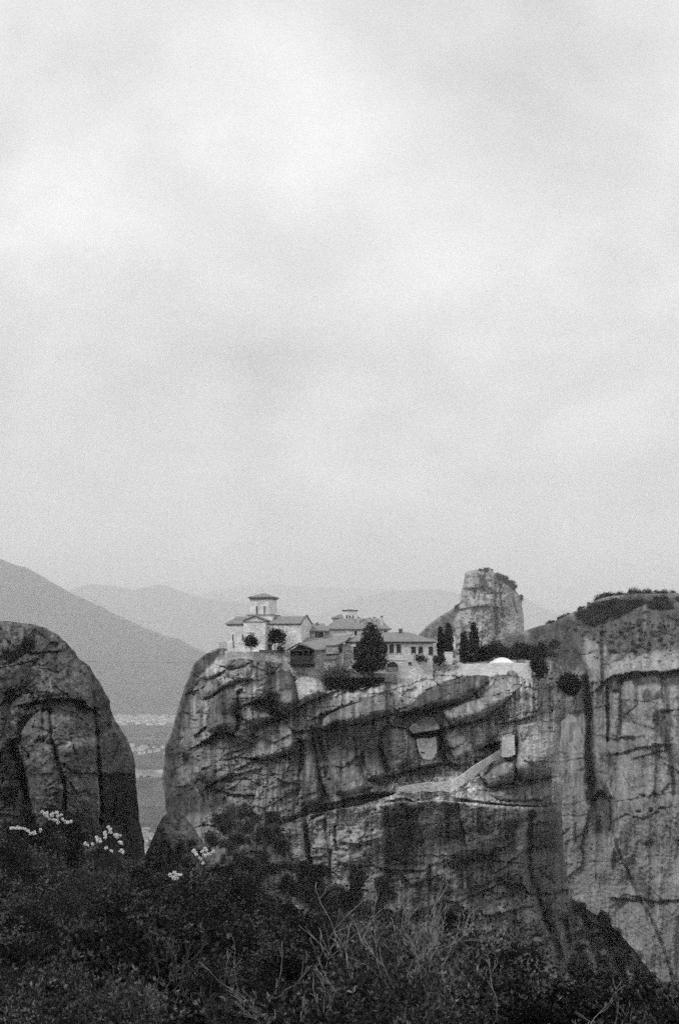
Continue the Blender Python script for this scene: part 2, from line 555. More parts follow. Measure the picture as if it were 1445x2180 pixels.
    av = np.concatenate([np.clip(alb[used], 0.012, 0.8), np.full(len(bu), base_alb)]).astype(np.float32)
    at.data.foreach_set('value', av)
    o = link(name, me, M[mat], smooth=True)
    r = Relief(); r.o = o
    dg = d.reshape(ny, nx)
    def depth(px, py):
        i = min(max((px - x0) / step, 0), nx - 1.001); j = min(max((py - y0) / step, 0), ny - 1.001)
        a_, b_ = int(i), int(j); u, v = i - a_, j - b_
        return float((dg[b_, a_] * (1 - u) + dg[b_, a_ + 1] * u) * (1 - v) + (dg[b_ + 1, a_] * (1 - u) + dg[b_ + 1, a_ + 1] * u) * v)
    r.depth = depth
    cs = dg.copy()
    for _ in range(2):
        for ax in (0, 1):
            kk = max(2, int(13 / step)); pad = np.pad(cs, [(kk, kk) if q == ax else (0, 0) for q in (0, 1)], 'edge')
            c_ = np.cumsum(pad, ax); c_ = np.concatenate([np.zeros_like(np.take(c_, [0], ax)), c_], ax)
            n_ = dg.shape[ax]
            cs = (np.take(c_, range(2 * kk + 1, 2 * kk + 1 + n_), ax) - np.take(c_, range(0, n_), ax)) / (2 * kk + 1)
    def smooth(P):
        i = np.clip((P[:, 0] - x0) / step, 0, nx - 1).astype(int); j = np.clip((P[:, 1] - y0) / step, 0, ny - 1).astype(int)
        return cs[j, i]
    r.smooth = smooth
    return r

def rot(P, deg):
    c, s = math.cos(math.radians(deg)), math.sin(math.radians(deg))
    return P[:, 0] * c + P[:, 1] * s, -P[:, 0] * s + P[:, 1] * c

# ================================================================== valley, hills, mountains
def near_slope(x):
    """how steeply the brow of the foreground thicket falls away, by sideways position at 45 m"""
    return np.interp(CX + F * x / 45.0, [-300, 0, 300, 650, 900, 1000, 1250, 1445, 1700], [.147, .158, .182, .222, .262, .296, .322, .338, .345])
def canopy(x, y):
    s = near_slope(x)
    return -(3.3 + (y - 10) / 35.0 * (s * 45 - 3.3))
def terrain_h(x, y):
    near = canopy(x, np.clip(y, -20, 47)) - 1.6 - 0.5 * np.maximum(0, -(y)) * 0
    near = np.where(y < 10, np.minimum(near, -1.75 - np.clip(y, 0, 10) * 0.33), near)
    far = np.interp(y, [47, 60, 120, 160, 360, 900, 1400], [0, -6, -70, -95, -100, -292, -301])
    h = np.where(y > 47, np.where(y < 140, np.minimum(near + far, far), far), near)
    return h
xs = np.concatenate([np.linspace(-900, -80, 16), np.linspace(-60, 60, 81), np.linspace(80, 900, 16)])
ys = np.concatenate([np.linspace(-160, -10, 8), np.linspace(-6, 60, 67), np.linspace(66, 200, 20), np.linspace(240, 1400, 24)])
gx, gy = np.meshgrid(xs, ys)
gz = CZ + terrain_h(gx, gy) + 0.25 * fbm(gx / 3, gy / 3, 1, 3)
nx_, ny_ = len(xs), len(ys)
ii, jj = np.meshgrid(np.arange(ny_ - 1), np.arange(nx_ - 1), indexing='ij')
a = (ii * nx_ + jj).ravel()
tag(link('hillside', mesh_np('hillside', np.stack([gx.ravel(), gy.ravel(), gz.ravel()], 1), np.stack([a, a + 1, a + nx_ + 1, a + nx_], 1)), M['soil'], smooth=True), kind='structure')

# valley floor: fields, scrub and pale roads
def grid_mesh(name, X, Y, Z, alb, mat, kind='structure'):
    ny, nx = X.shape
    ii, jj = np.meshgrid(np.arange(ny - 1), np.arange(nx - 1), indexing='ij')
    a = (ii * nx + jj).ravel()
    me = mesh_np(name, np.stack([X.ravel(), Y.ravel(), Z.ravel()], 1), np.stack([a, a + 1, a + nx + 1, a + nx], 1))
    at = me.attributes.new('albedo', 'FLOAT', 'POINT'); at.data.foreach_set('value', np.clip(alb, 0.01, 0.8).ravel().astype(np.float32))
    return tag(link(name, me, M[mat], smooth=True), kind=kind)
vx = np.concatenate([np.linspace(-36000, -1600, 24), np.linspace(-1500, -100, 141), np.linspace(200, 36000, 24)])
vy = np.concatenate([np.linspace(-1800, 1300, 10), np.linspace(1350, 7000, 227), np.linspace(7500, 36000, 28)])
VX, VY = np.meshgrid(vx, vy)
low = 0.5 + 0.5 * fbm(VX / 500, VY / 500, 2, 4)
hump = 55 * np.exp(-(((VX + 370) / 260) ** 2 + ((VY - 2290) / 190) ** 2)) + 22 * np.exp(-(((VX + 420) / 160) ** 2 + ((VY - 2020) / 90) ** 2))
VZ = 1.5 * fbm(VX / 300, VY / 300, 3, 3) + hump
field = worley(VX / 170, VY / 260, 1)[2]
VY0 = VY
VY = VY + 230 * fbm(VX / 240, VY / 200, 6, 4)
va = 0.05 + 0.05 * low
va = np.where((VY > 2480) & (VY < 3060), (0.2 + 0.34 * field) * (1 + 0.9 * fbm(VX / 90, VY0 / 160, 2, 4)), va)
va = np.where((VY > 3060) & (VY < 3900), 0.05 + 0.04 * field, va)
va = np.where((VY > 3950) & (VY < 4250) & (fbm(VX / 220, VY / 45, 4, 3) > 0.0), 0.22, va)
va = np.where((VY > 5000) & (VY < 5700), 0.09 + 0.07 * field, va)
va = np.where(hump > 12, 0.10 + 0.06 * fbm(VX / 60, VY / 60, 5, 4), va)
grid_mesh('valley_ground', VX, VY0, VZ, va, 'terrain')

def mountain(name, ridge, d, w_front, w_back, alb, nz, seed):
    """a range whose crest runs across at distance d; ridge = (px, py) of its skyline"""
    R_ = np.asarray(ridge, float)
    x = np.linspace(R_[0, 0], R_[-1, 0], 200)
    v = np.linspace(-1, 1, 70)
    PX, T = np.meshgrid(x, v)
    top = CZ - (np.interp(PX, R_[:, 0], R_[:, 1]) - HY) / F * d
    X = (PX - CX) / F * d
    Y = d + np.where(T < 0, T * w_front, T * w_back)
    prof = (1 - np.abs(T)) ** 1.15
    rid = 1 - np.abs(fbm(X / (nz * 5), Y / (nz * 5), seed, 5, 0.55))
    fall = np.clip(np.abs(T) * 4, 0, 1) * (1 - np.abs(T))
    Z = top * prof + (rid - 0.8) * nz * 1.6 * fall + 0.05 * nz * fbm(X / 120, Y / 120, seed + 2, 4)
    Z = np.where(np.abs(T) > 0.999, -4, Z)
    A = alb * (1 + 0.9 * fbm(X / 260, Y / 400, seed + 1, 6, 0.65))
    return grid_mesh(name, X, Y, Z, A, 'terrain')
mountain('mountain', [(-1500, 1000), (-700, 1075), (-300, 1130), (-60, 1172), (0, 1185), (30, 1198), (55, 1204), (100, 1232), (160, 1264), (200, 1282), (240, 1303), (300, 1330), (345, 1350), (380, 1358), (420, 1382), (470, 1402), (560, 1440), (700, 1490)], 9700, 2900, 3600, 0.035, 260, 1)
mountain('mountain', [(-900, 1210), (-300, 1262), (60, 1268), (120, 1262), (165, 1248), (195, 1241), (235, 1243), (290, 1252), (330, 1244), (352, 1243), (385, 1256), (430, 1272), (500, 1280), (600, 1296), (700, 1330), (850, 1390)], 20000, 3000, 4000, 0.05, 420, 3)
mountain('mountain', [(300, 1380), (560, 1335), (640, 1318), (690, 1303), (730, 1285), (770, 1268), (820, 1257), (865, 1253), (905, 1250), (945, 1255), (985, 1262), (1060, 1262), (1120, 1272), (1160, 1295), (1230, 1322), (1400, 1350), (1800, 1380)], 22500, 3000, 4000, 0.05, 420, 5)
mountain('mountain', [(-900, 1230), (-200, 1260), (300, 1250), (420, 1262), (500, 1246), (600, 1243), (700, 1248), (830, 1252), (1000, 1268), (1100, 1288), (1200, 1300), (1400, 1290), (1700, 1270), (2300, 1240)], 30000, 3200, 4000, 0.06, 500, 7)

# the air: pale, even, thin
hz = MB(); hz.box(-37000, 37000, -1900, 36500, -8, 2300)
hzm = bpy.data.materials.new('pale_haze'); hzm.use_nodes = True
hzm.node_tree.nodes.clear()
ho_ = hzm.node_tree.nodes.new('ShaderNodeOutputMaterial'); hv_ = hzm.node_tree.nodes.new('ShaderNodeVolumePrincipled')
hv_.inputs['Color'].default_value = (0.97, 0.97, 0.97, 1); hv_.inputs['Density'].default_value = 0.0001
hv_.inputs['Anisotropy'].default_value = 0.0
hzm.node_tree.links.new(hv_.outputs[0], ho_.inputs['Volume'])
haze = tag(hz.build('haze', hzm), kind='stuff')
# ================================================================== the rocks
Z_A = lambda pts: [(340 + x / 6.02, 1380 + y / 6.02) for x, y in pts]
Z_B = lambda pts: [(560 + x / 6.02, 1420 + y / 6.02) for x, y in pts]
Z_C = lambda pts: [(340 + x / 6.02, 1600 + y / 6.02) for x, y in pts]
Z_D = lambda pts: [(560 + x / 4.817, 1640 + y / 4.817) for x, y in pts]
Z_E = lambda pts: [(780 + x / 6.02, 1440 + y / 6.02) for x, y in pts]
Z_F = lambda pts: [(980 + x / 5.16, 1420 + y / 5.16) for x, y in pts]
Z_G = lambda pts: [(780 + x / 3.01, 1660 + y / 3.01) for x, y in pts]
Z_R = lambda pts: [(1080 + x / 3.959, 1240 + y / 3.959) for x, y in pts]
Z_L = lambda pts: [(x / 4.014, 1280 + y / 4.014) for x, y in pts]
Z_S = lambda pts: [(945 + x / 2.89, 1680 + y / 2.89) for x, y in pts]

# ---- the monastery's rock pillar
main_outline = [(474, 1378, 22), (460, 1381, 30), (440, 1391, 50), (425, 1400, 70), (412, 1415, 90), (405, 1435, 100), (395, 1460, 110), (385, 1490, 110), (376, 1515, 110),
    (370, 1545, 110), (363, 1570, 110), (352, 1590, 110), (350, 1610, 110), (347, 1640, 110), (345, 1665, 110), (350, 1690, 110), (352, 1715, 110), (349, 1735, 90),
    (335, 1790, 80), (318, 1850, 80), (300, 1920, 80), (280, 2400, 30), (1470, 2400, 30), (1425, 2150, 40), (1400, 2092, 45), (1370, 2050, 50), (1330, 2000, 50), (1290, 1960, 50), (1240, 1930, 45),
    (1215, 1912, 40), (1206, 1870, 34), (1198, 1790, 28), (1194, 1720, 26), (1197, 1700, 24), (1196, 1670, 22), (1189, 1655, 18), (1190, 1590, 18), (1194, 1560, 18), (1193, 1538, 18),
    (1205, 1525, 22), (1216, 1508, 24), (1222, 1490, 24), (1212, 1468, 24), (1204, 1440, 22), (1197, 1420, 18), (1178, 1409, 14), (1160, 1405, 12),
    (1132, 1402, 10), (950, 1398, 10), (830, 1402, 12), (700, 1405, 12), (600, 1402, 12), (520, 1394, 12), (490, 1384, 16)]
main_ctrl = [(345, 1650, 282), (352, 1540, 284), (400, 1450, 283), (474, 1385, 280), (440, 1600, 263), (420, 1700, 262), (492, 1414, 263), (530, 1432, 257.5), (560, 1560, 256), (560, 1446, 258.5), (640, 1452, 257.5), (600, 1412, 264), (700, 1416, 264),
    (740, 1460, 256), (700, 1560, 253), (820, 1458, 256), (836, 1430, 268), (800, 1438, 264), (900, 1432, 262), (1000, 1420, 266), (1000, 1452, 258.5), (900, 1560, 251), (1000, 1480, 255), (1100, 1452, 258), (1100, 1415, 266), (1100, 1600, 253), (1180, 1600, 258),
    (1190, 1450, 274), (880, 1660, 251), (1060, 1660, 251), (880, 1740, 246), (1000, 1740, 244), (1100, 1760, 245), (1180, 1780, 258), (680, 1800, 249), (600, 1800, 250), (760, 1760, 247),
    (1000, 1900, 239), (1110, 1900, 241), (1180, 1960, 255), (1100, 2050, 232), (900, 2000, 232), (500, 1800, 240), (420, 1880, 228), (600, 2000, 222), (1300, 2080, 255), (1420, 2160, 258), (700, 1920, 240), (350, 2100, 215)]
feats = []
L = lambda pts, a, r: feats.append(('ledge', pts, a, r))
K = lambda pts, a, r: feats.append(('crack', pts, a, r))
Bk = lambda pts, a, r: feats.append(('block', pts, a, r))
Sf = lambda pts, a, r: feats.append(('shelf', pts, a, r))
# boulders of the upper left shoulder
Bk(Z_A([(800, 220), (830, 150), (900, 125), (1000, 130), (1090, 130), (1110, 190), (1050, 240), (930, 260), (850, 250)]), 2.6, 7)
Bk(Z_A([(510, 370), (560, 300), (640, 240), (760, 240), (790, 300), (700, 365), (590, 395)]), 2.4, 7)
Bk(Z_A([(860, 350), (850, 300), (960, 270), (1060, 240), (1180, 250), (1190, 330), (1130, 405), (1000, 415), (920, 390)]), 2.4, 7)
Bk(Z_A([(560, 640), (560, 520), (620, 440), (780, 350), (880, 370), (980, 410), (870, 480), (780, 520), (690, 590)]), 2.8, 9)
Bk(Z_A([(610, 1060), (610, 850), (650, 680), (740, 580), (900, 520), (1080, 480), (1000, 560), (990, 700), (950, 830), (1000, 960), (950, 1090), (840, 1060), (700, 1090)]), 3.6, 14)
Bk(Z_A([(380, 1130), (390, 900), (430, 760), (520, 660), (620, 640), (600, 800), (570, 960), (560, 1120), (470, 1140)]), 1.6, 12)
Bk(Z_A([(960, 820), (1100, 720), (1290, 690), (1400, 790), (1430, 900), (1200, 995), (1100, 930)]), 2.2, 9)
L(Z_A([(800, 225), (860, 245), (900, 255), (1000, 255), (1090, 210)]), 2.5, 6)
L(Z_A([(510, 370), (580, 398), (700, 362), (790, 310)]), 2.5, 6)
L(Z_A([(400, 560), (500, 520), (510, 640), (560, 648), (680, 605), (760, 520), (870, 485), (990, 415), (1130, 410)]), 3.0, 7)
L(Z_A([(800, 830), (950, 830), (1100, 720), (1180, 690), (1300, 682), (1420, 650)]), 3.2, 8)
L(Z_A([(1200, 1000), (1290, 965), (1445, 905)]), 2.6, 7)
L(Z_A([(640, 1140), (720, 1090), (850, 1058), (950, 1105)]), 7.0, 15)
L([(541, 1612.6), (580, 1614), (601, 1607), (622, 1600)], 3.6, 10)
K(Z_A([(480, 660), (420, 560), (520, 430)]), 2.2, 5)
K(Z_A([(1000, 900), (990, 980), (960, 1080)]), 2.4, 5)
# upper middle boulder (dark) and the pale one beside it
Bk([(560, 1490), (562, 1462), (575, 1440), (600, 1428), (618, 1430), (625, 1447), (628, 1470), (632, 1490), (628, 1502), (610, 1512), (590, 1500), (575, 1485)], 5.0, 12)
Bk([(628, 1450), (640, 1440), (665, 1436), (688, 1450), (693, 1476), (655, 1491), (636, 1500), (632, 1480)], 3.0, 10)
L([(560, 1492), (581, 1485), (600, 1497), (612, 1514), (631, 1505)], 3.0, 8)
K([(570, 1458), (598, 1450), (625, 1445)], 1.4, 3)
Bk([(575, 1493), (590, 1488), (600, 1500), (606, 1513), (590, 1519), (580, 1512)], 1.6, 5)
L([(611, 1514), (631, 1505), (653, 1493), (673, 1485), (693, 1478)], 3.0, 8)
K([(580, 1516), (595, 1523), (606, 1526)], 5.5, 6)
L([(560, 1536), (580, 1530), (600, 1522)], 2.6, 7)
L([(605, 1528), (615, 1545), (628, 1558), (641, 1556)], 2.6, 9)
L([(608, 1570), (623, 1569), (638, 1573)], 3.5, 5)
K([(641, 1576), (641.4, 1603), (639, 1619), (637, 1652), (638, 1668), (634, 1690)], 1.8, 3)
K([(664.6, 1551), (666, 1578), (673, 1611), (676, 1636), (681, 1665), (693, 1692), (713, 1727)], 1.2, 2.6)
K([(678, 1561), (686, 1594), (690, 1613)], 2.2, 4)
K([(709.5, 1551), (719.5, 1573), (725, 1594), (735, 1622), (742, 1640)], 1.2, 3)
K([(742, 1558), (744, 1583), (750, 1600)], 1.3, 3)
Bk([(641, 1560), (655, 1545), (664, 1552), (665, 1580), (672, 1612), (676, 1650), (690, 1690), (680, 1712), (652, 1716), (640, 1690), (642, 1650), (643, 1600)], 2.2, 10)
for k in range(7):
    K([(693 + 7 * k, 1556 + k), (704 + 7 * k, 1590), (719 + 8 * k, 1630), (733 + 8 * k, 1668)], 0.75, 2.2)
# long slanting bedding ledges across the middle
Bk([(684, 1550), (688, 1535), (700, 1523), (725, 1510), (760, 1497), (790, 1480), (812, 1478), (835, 1500), (838, 1518), (800, 1528), (750, 1540), (718, 1543), (698, 1554)], 3.6, 9)
L([(684.6, 1551), (698, 1554), (718, 1543), (748, 1540), (776, 1535), (800, 1528), (838, 1518), (860, 1516), (880, 1514), (906, 1510), (928, 1504)], 2.3, 6)
L([(680, 1523), (698, 1515), (723, 1506), (751, 1498), (790, 1484)], 2.2, 6)
K([(613, 1500), (630, 1474), (627, 1452)], 1.8, 4)
Bk(Z_E([(30, 60), (110, 90), (250, 100), (300, 190), (380, 440), (200, 510), (0, 570), (-40, 400), (-20, 200)]), 2.6, 10)
# dark dome right of the middle
Bk([(864, 1517), (873, 1498), (906, 1473), (946, 1453), (979, 1443), (1015, 1433), (1036, 1439), (1040, 1452), (1010, 1475), (985, 1495), (930, 1506)], 5.0, 14)
L([(979, 1443), (1019, 1434), (1036, 1440)], 1.6, 5)
Bk([(905, 1512), (985, 1492), (1092, 1476), (1069, 1500), (1044, 1516), (1024, 1529), (1000, 1535), (960, 1545), (950, 1525), (930, 1515)], 3.2, 10)
L([(1000, 1540), (1024.6, 1529), (1044, 1515), (1069, 1500), (1092, 1476)], 2.4, 7)
L([(962, 1542), (975, 1537), (992, 1536), (1004, 1534)], 3.4, 8)
L([(1088, 1535), (1112, 1531), (1124, 1527)], 2.8, 7)
K([(1113.7, 1439), (1117.6, 1468), (1121.5, 1492)], 1.8, 3.5)
K([(1060, 1500), (1060, 1530)], 1.0, 3)
# the big right block
Bk([(1100, 1540), (1140, 1535), (1188, 1540), (1194, 1560), (1190, 1590), (1187, 1653), (1154, 1657), (1112, 1662), (1098, 1635), (1098, 1600)], 2.4, 8)
L([(1094, 1630), (1110, 1662), (1154, 1656.5), (1192, 1652)], 3.2, 8)
K([(1184, 1536), (1193, 1560), (1191, 1581), (1186, 1598), (1187, 1652)], 2.0, 3)
K([(1195, 1535), (1205, 1522), (1218, 1510)], 4.0, 7)
K([(1140, 1555), (1150, 1556), (1160, 1551)], 1.2, 3)
K([(1123, 1592), (1124, 1612), (1128, 1632)], 0.9, 2)
# the painted niche and its overhanging slab
Bk([(812, 1570), (822, 1548), (850, 1542), (872, 1548), (878, 1560), (886, 1575), (889, 1600), (899, 1618), (930, 1618), (932, 1626), (868, 1638), (840, 1648), (832, 1646), (824, 1620), (816, 1597)], 3.4, 9)
L([(842, 1548), (872, 1552), (903, 1554), (936, 1550)], 2.2, 10)
K([(882, 1562), (905, 1560), (931, 1558)], 4.0, 8)
K([(936, 1556), (939, 1580), (942, 1606), (952, 1625)], 3.6, 6)
Bk([(944, 1600), (952, 1598), (960, 1618), (958, 1640), (948, 1640)], 1.5, 5)
L([(801, 1658), (836, 1649), (868, 1638), (886, 1633), (933, 1624), (968, 1626)], 3.2, 8)
K([(801, 1585), (815, 1610), (828, 1645)], 1.5, 4)
# the tunnel mouth of the stair
L([(1025, 1592), (1038, 1585), (1052, 1581), (1066, 1580)], 3.4, 9)
K([(1052, 1590), (1061, 1588)], 4.5, 6)
# boulder under the stair and the ledge below it
Bk([(1028, 1655), (1045, 1636), (1075, 1620), (1096, 1620), (1102, 1648), (1090, 1666), (1065, 1668), (1040, 1674)], 3.4, 9)
L([(1028, 1660), (1038, 1674), (1063, 1672), (1068, 1662), (1079, 1659), (1092, 1666)], 2.4, 6)
L([(983, 1699), (1010, 1704), (1046, 1707), (1080, 1711), (1122, 1714)], 3.0, 5)
Sf([(826, 1709), (850, 1706), (873, 1708), (929, 1704), (983, 1708), (1072, 1716), (1120, 1719), (1188, 1718)], 5.0, 120)
L([(838, 1702), (860, 1698), (876, 1704)], 2.0, 4)
# black overhang left of the ledge, pale slab under it
Bk([(770, 1690), (790, 1672), (820, 1672), (830, 1688), (800, 1692)], 2.5, 7)
L([(732, 1702), (741, 1700), (776, 1692), (800, 1690), (827, 1688)], 5.5, 9)
Sf([(640, 1742), (664, 1733), (685, 1731), (714, 1724), (741, 1719), (768, 1713.5), (800, 1705), (826, 1695)], 6.0, 90)
L([(664, 1725), (685, 1717), (709, 1723)], 2.2, 5)
K([(664, 1742), (675, 1737), (690, 1733)], 2.2, 3)
K([(649, 1725), (651, 1756), (651, 1785), (656, 1808), (664, 1850), (668, 1890)], 4.0, 4.5)
K([(713, 1760), (714, 1790), (717, 1808)], 2.4, 4)
K([(704, 1812), (702, 1840), (700, 1868)], 2.2, 3.5)
K([(690, 1745), (697, 1790), (700, 1812)], 1.0, 3)
L([(735, 1795), (760, 1800), (770, 1796)], 1.0, 4)
K([(768, 1793), (763, 1803)], 1.4, 3)
L([(730, 1838), (750, 1845), (790, 1842), (820, 1850)], 0.8, 5)
K([(823, 1725), (826, 1790), (823, 1850), (826, 1870)], 2.2, 6)
Bk([(590, 1760), (600, 1752), (645, 1750), (648, 1800), (655, 1850), (660, 1885), (640, 1880), (600, 1810)], 1.8, 8)
# lower front: columns, ledges, the arete on the right
K([(862, 1720), (872, 1760), (866, 1820)], 1.3, 6)
K([(972, 1712), (985, 1770), (992, 1810), (996, 1892)], 1.2, 3)
K([(915, 1845), (913, 1885)], 1.6, 3)
L([(828, 1851), (860, 1853), (890, 1852)], 1.2, 5)
Sf([(957, 1948), (990, 1951), (1029, 1952)], 1.4, 14)
L([(1029, 1951), (1080, 1940), (1112, 1932), (1136, 1927)], 1.6, 6)
L([(985, 1832), (1040, 1830), (1090, 1836)], 0.7, 5)
feats.append(('ledge', [(1178, 2120), (1175, 2019), (1137, 1926), (1119, 1859), (1115, 1820), (1129, 1743), (1131, 1722)][::1], 0.0, 5))
K([(1131, 1735), (1124, 1790), (1122, 1820), (1128, 1860), (1148, 1926), (1186, 2019), (1196, 2085)], 2.2, 7)
K([(1200, 1960), (1214, 2030), (1228, 2090)], 3.2, 8)
Bk([(1132, 1735), (1180, 1730), (1194, 1760), (1203, 1850), (1180, 1880), (1140, 1850), (1130, 1800)], 1.5, 9)
Bk([(1165, 1930), (1195, 1900), (1212, 1955), (1230, 2030), (1240, 2080), (1205, 2060), (1185, 2000)], 2.4, 9)
K([(1127, 1737), (1122, 1745)], 2.2, 4)
# left flank, lower part
K(Z_C([(360, 100), (380, 260), (480, 380), (600, 440), (700, 540), (820, 660)]), 3.6, 9)
L(Z_C([(640, 440), (700, 400), (830, 340), (1000, 220), (1120, 150)]), 1.6, 6)
L(Z_C([(830, 520), (900, 540), (1000, 548), (1100, 550)]), 2.6, 4)
Bk(Z_C([(870, 480), (880, 420), (1000, 370), (1150, 360), (1250, 380), (1250, 470), (1100, 500), (950, 500)]), 1.6, 6)
for k, (y0_, x0_) in enumerate([(1583, 478), (1596, 474), (1609, 470), (1622, 476), (1634, 472), (1645, 480), (1658, 474)]):
    L([(x0_ + (k * 17) % 23, y0_ + 7), (x0_ + 35, y0_ + (k * 5) % 4), (x0_ + 44 + (k * 13) % 22, y0_ - 6)], 0.45 + 0.25 * (k % 3), 3)
K(Z_C([(260, 300), (270, 500)]), 0.8, 3)
Bk([(480, 1775), (475, 1745), (500, 1722), (530, 1712), (560, 1722), (590, 1770), (620, 1830), (640, 1880), (560, 1900), (440, 1900), (430, 1820)], 5.0, 30)

def main_detail(P):
    u, v = rot(P, -17)
    big = 2.0 * fbm(u / 110, v / 70, 1, 3)
    strata = 1.1 * (1 - np.abs(fbm(u / 95, v / 13, 2, 4, 0.6)) * 2.2)
    f1, f2, r = worley(u / 62 + 0.25 * fbm(u / 30, v / 30, 4), v / 27 + 0.3 * fbm(u / 30, v / 30, 5), 2)
    up = sstep(1760, 1660, P[:, 1])
    blocks = (r - 0.5) * 2.2 * up + 1.1 * np.exp(-((f2 - f1) / 0.05) ** 2) * (0.35 + 0.65 * up)
    pits = 1.6 * np.clip(fbm(P[:, 0] / 9, P[:, 1] / 8, 3, 3) - 0.42, 0, 1) * 3
    col = 0.9 * fbm(P[:, 0] / 11, P[:, 1] / 150, 6, 4)
    mid = 0.95 * fbm(u / 26, v / 17, 5, 5, 0.55)
    fine = 0.42 * fbm(P[:, 0] / 6, P[:, 1] / 5, 0, 3, 0.6)
    hgt = sstep(1730, 1690, P[:, 1])
    wx = 0.35 * fbm(u / 40, v / 40, 1, 4); wy = 0.35 * fbm(u / 40, v / 40, 2, 4)
    fc = facets(u / 75 + wx * .6, v / 44 + wy * .6, 1, 2.0) + facets(u / 26 + wx, v / 19 + wy, 4, 0.34) + facets(P[:, 0] / 7 + wx, P[:, 1] / 8, 2, 0.13)
    return big * 1.9 - strata * 0.25 + blocks * 0.5 + pits * 0.9 + col * 1.1 + mid * 0.22 + fine * 0.3 + fc + 0.16 * fbm(P[:, 0] / 3.1, P[:, 1] / 2.9, 3, 2) + 0.5 * fbm(P[:, 0] / 5, P[:, 1] / 90, 1, 3)
def main_alb(P, alb):
    x, y = P.T
    streak = fbm(x / 7, y / 110, 2, 4, 0.6)
    broad = fbm(x / 90, y / 110, 6, 3)
    lich = sstep(0.05, 0.42, fbm(x / 13, y / 11, 3, 5, 0.62))
    pale = sstep(0.18, 0.5, fbm(x / 17, y / 40, 7, 5, 0.6))
    st2 = fbm(x / 3.6 + 0.6 * fbm(x / 40, y / 60, 4, 2), y / 75, 0, 3, 0.6) * sstep(-0.2, 0.3, fbm(x / 60, y / 50, 1, 2))
    a = alb * (1 + 0.75 * streak + 0.6 * broad + 0.55 * st2 + 0.28 * fbm(x / 4, y / 4, 5, 3, .7)) * (1 - 0.36 * lich) + 0.11 * pale
    low = sstep(1700, 1730, y) * sstep(815, 840, x)
    spk = sstep(0.02, 0.30, fbm(x / 24, y / 50, 1, 6, 0.66))
    a = a * (1 - 0.5 * low * spk)
    right = sstep(940, 1010, x) * (1 - sstep(1690, 1715, y))
    a = a * (1 + 0.25 * right)
    return np.clip(a, 0.02, 0.6)
stains_shading = []  # stain marks, plus shade painted into recesses and turned-away faces
PA = lambda pts, v, r=6, w=5: stains_shading.append(('poly', pts, v, r, w))
LN = lambda pts, v, r=4, w=4: stains_shading.append(('line', pts, v, r, w))
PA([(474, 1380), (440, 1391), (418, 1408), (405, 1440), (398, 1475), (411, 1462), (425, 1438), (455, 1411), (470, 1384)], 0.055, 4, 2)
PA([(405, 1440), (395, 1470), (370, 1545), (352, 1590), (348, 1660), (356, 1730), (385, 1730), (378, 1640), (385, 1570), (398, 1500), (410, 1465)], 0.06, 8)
PA([(455, 1412), (490, 1390), (520, 1395), (545, 1445), (555, 1470), (515, 1465), (480, 1470), (450, 1440)], 0.46, 5)
PA([(480, 1418), (490, 1402), (515, 1400), (524, 1412), (505, 1420)], 0.13, 3, 2)
PA([(610, 1500), (640, 1438), (690, 1440), (694, 1474), (650, 1490), (640, 1500)], 0.36, 5)
PA([(563, 1488), (565, 1460), (585, 1436), (618, 1432), (628, 1480), (610, 1508)], 0.13, 6)
PA([(506, 1480), (510, 1465), (545, 1462), (560, 1470), (545, 1490), (515, 1500)], 0.34, 5)
LN([(440, 1490), (436, 1520), (434, 1550), (432, 1570)], 0.42, 3)
LN([(460, 1478), (448, 1500), (440, 1520)], 0.40, 3)
LN([(592, 1548), (594, 1580), (594, 1610), (590, 1640), (592, 1700), (600, 1740)], 0.38, 2.5, 3)
LN([(575, 1545), (578, 1600)], 0.30, 6); LN([(560, 1545), (558, 1600)], 0.26, 7)
LN([(634, 1655), (638, 1700), (630, 1728)], 0.42, 3)
LN([(690, 1560), (694, 1600), (684, 1625), (690, 1665)], 0.38, 3)
LN([(715, 1555), (730, 1595), (742, 1640)], 0.34, 2.5)
LN([(745, 1590), (765, 1640), (790, 1680)], 0.30, 5)
PA([(630, 1500), (660, 1490), (700, 1480), (800, 1462), (820, 1480), (760, 1500), (690, 1520), (640, 1545)], 0.30, 8)
PA([(640, 1742), (690, 1730), (770, 1714), (828, 1692), (824, 1780), (822, 1860), (780, 1890), (700, 1885), (660, 1880)], 0.36, 6)
PA([(595, 1765), (645, 1752), (650, 1800), (660, 1880), (620, 1840)], 0.30, 6)
PA([(828, 1470), (850, 1440), (905, 1412), (985, 1404), (1060, 1420), (1040, 1442), (980, 1440), (930, 1456), (890, 1485), (866, 1500)], 0.40, 6)
PA([(690, 1470), (700, 1440), (760, 1462), (815, 1466), (800, 1478), (720, 1490)], 0.36, 5)
PA([(845, 1650), (960, 1655), (1030, 1660), (1010, 1695), (1120, 1712), (1110, 1722), (985, 1714), (930, 1706), (830, 1712), (830, 1690)], 0.52, 5, 3)
PA([(960, 1668), (1036, 1616), (1066, 1598), (1096, 1600), (1068, 1618), (1044, 1632), (1030, 1646), (1027, 1660), (1038, 1676), (1000, 1698), (958, 1702)], 0.5, 3, 3)
PA([(872, 1512), (880, 1496), (946, 1455), (1000, 1437), (1034, 1438), (1040, 1450), (1000, 1478), (930, 1502)], 0.075, 6)
PA([(980, 1440), (1040, 1448), (1130, 1440), (1140, 1470), (1080, 1480), (1030, 1470)], 0.36, 8)
PA([(862, 1518), (905, 1510), (985, 1500), (1000, 1525), (960, 1540), (930, 1520), (880, 1535), (840, 1548)], 0.11, 7)
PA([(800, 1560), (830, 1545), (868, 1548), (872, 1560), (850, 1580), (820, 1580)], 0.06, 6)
PA([(826, 1710), (878, 1706), (870, 1780), (860, 1850), (832, 1850), (824, 1780)], 0.09, 13, 16)
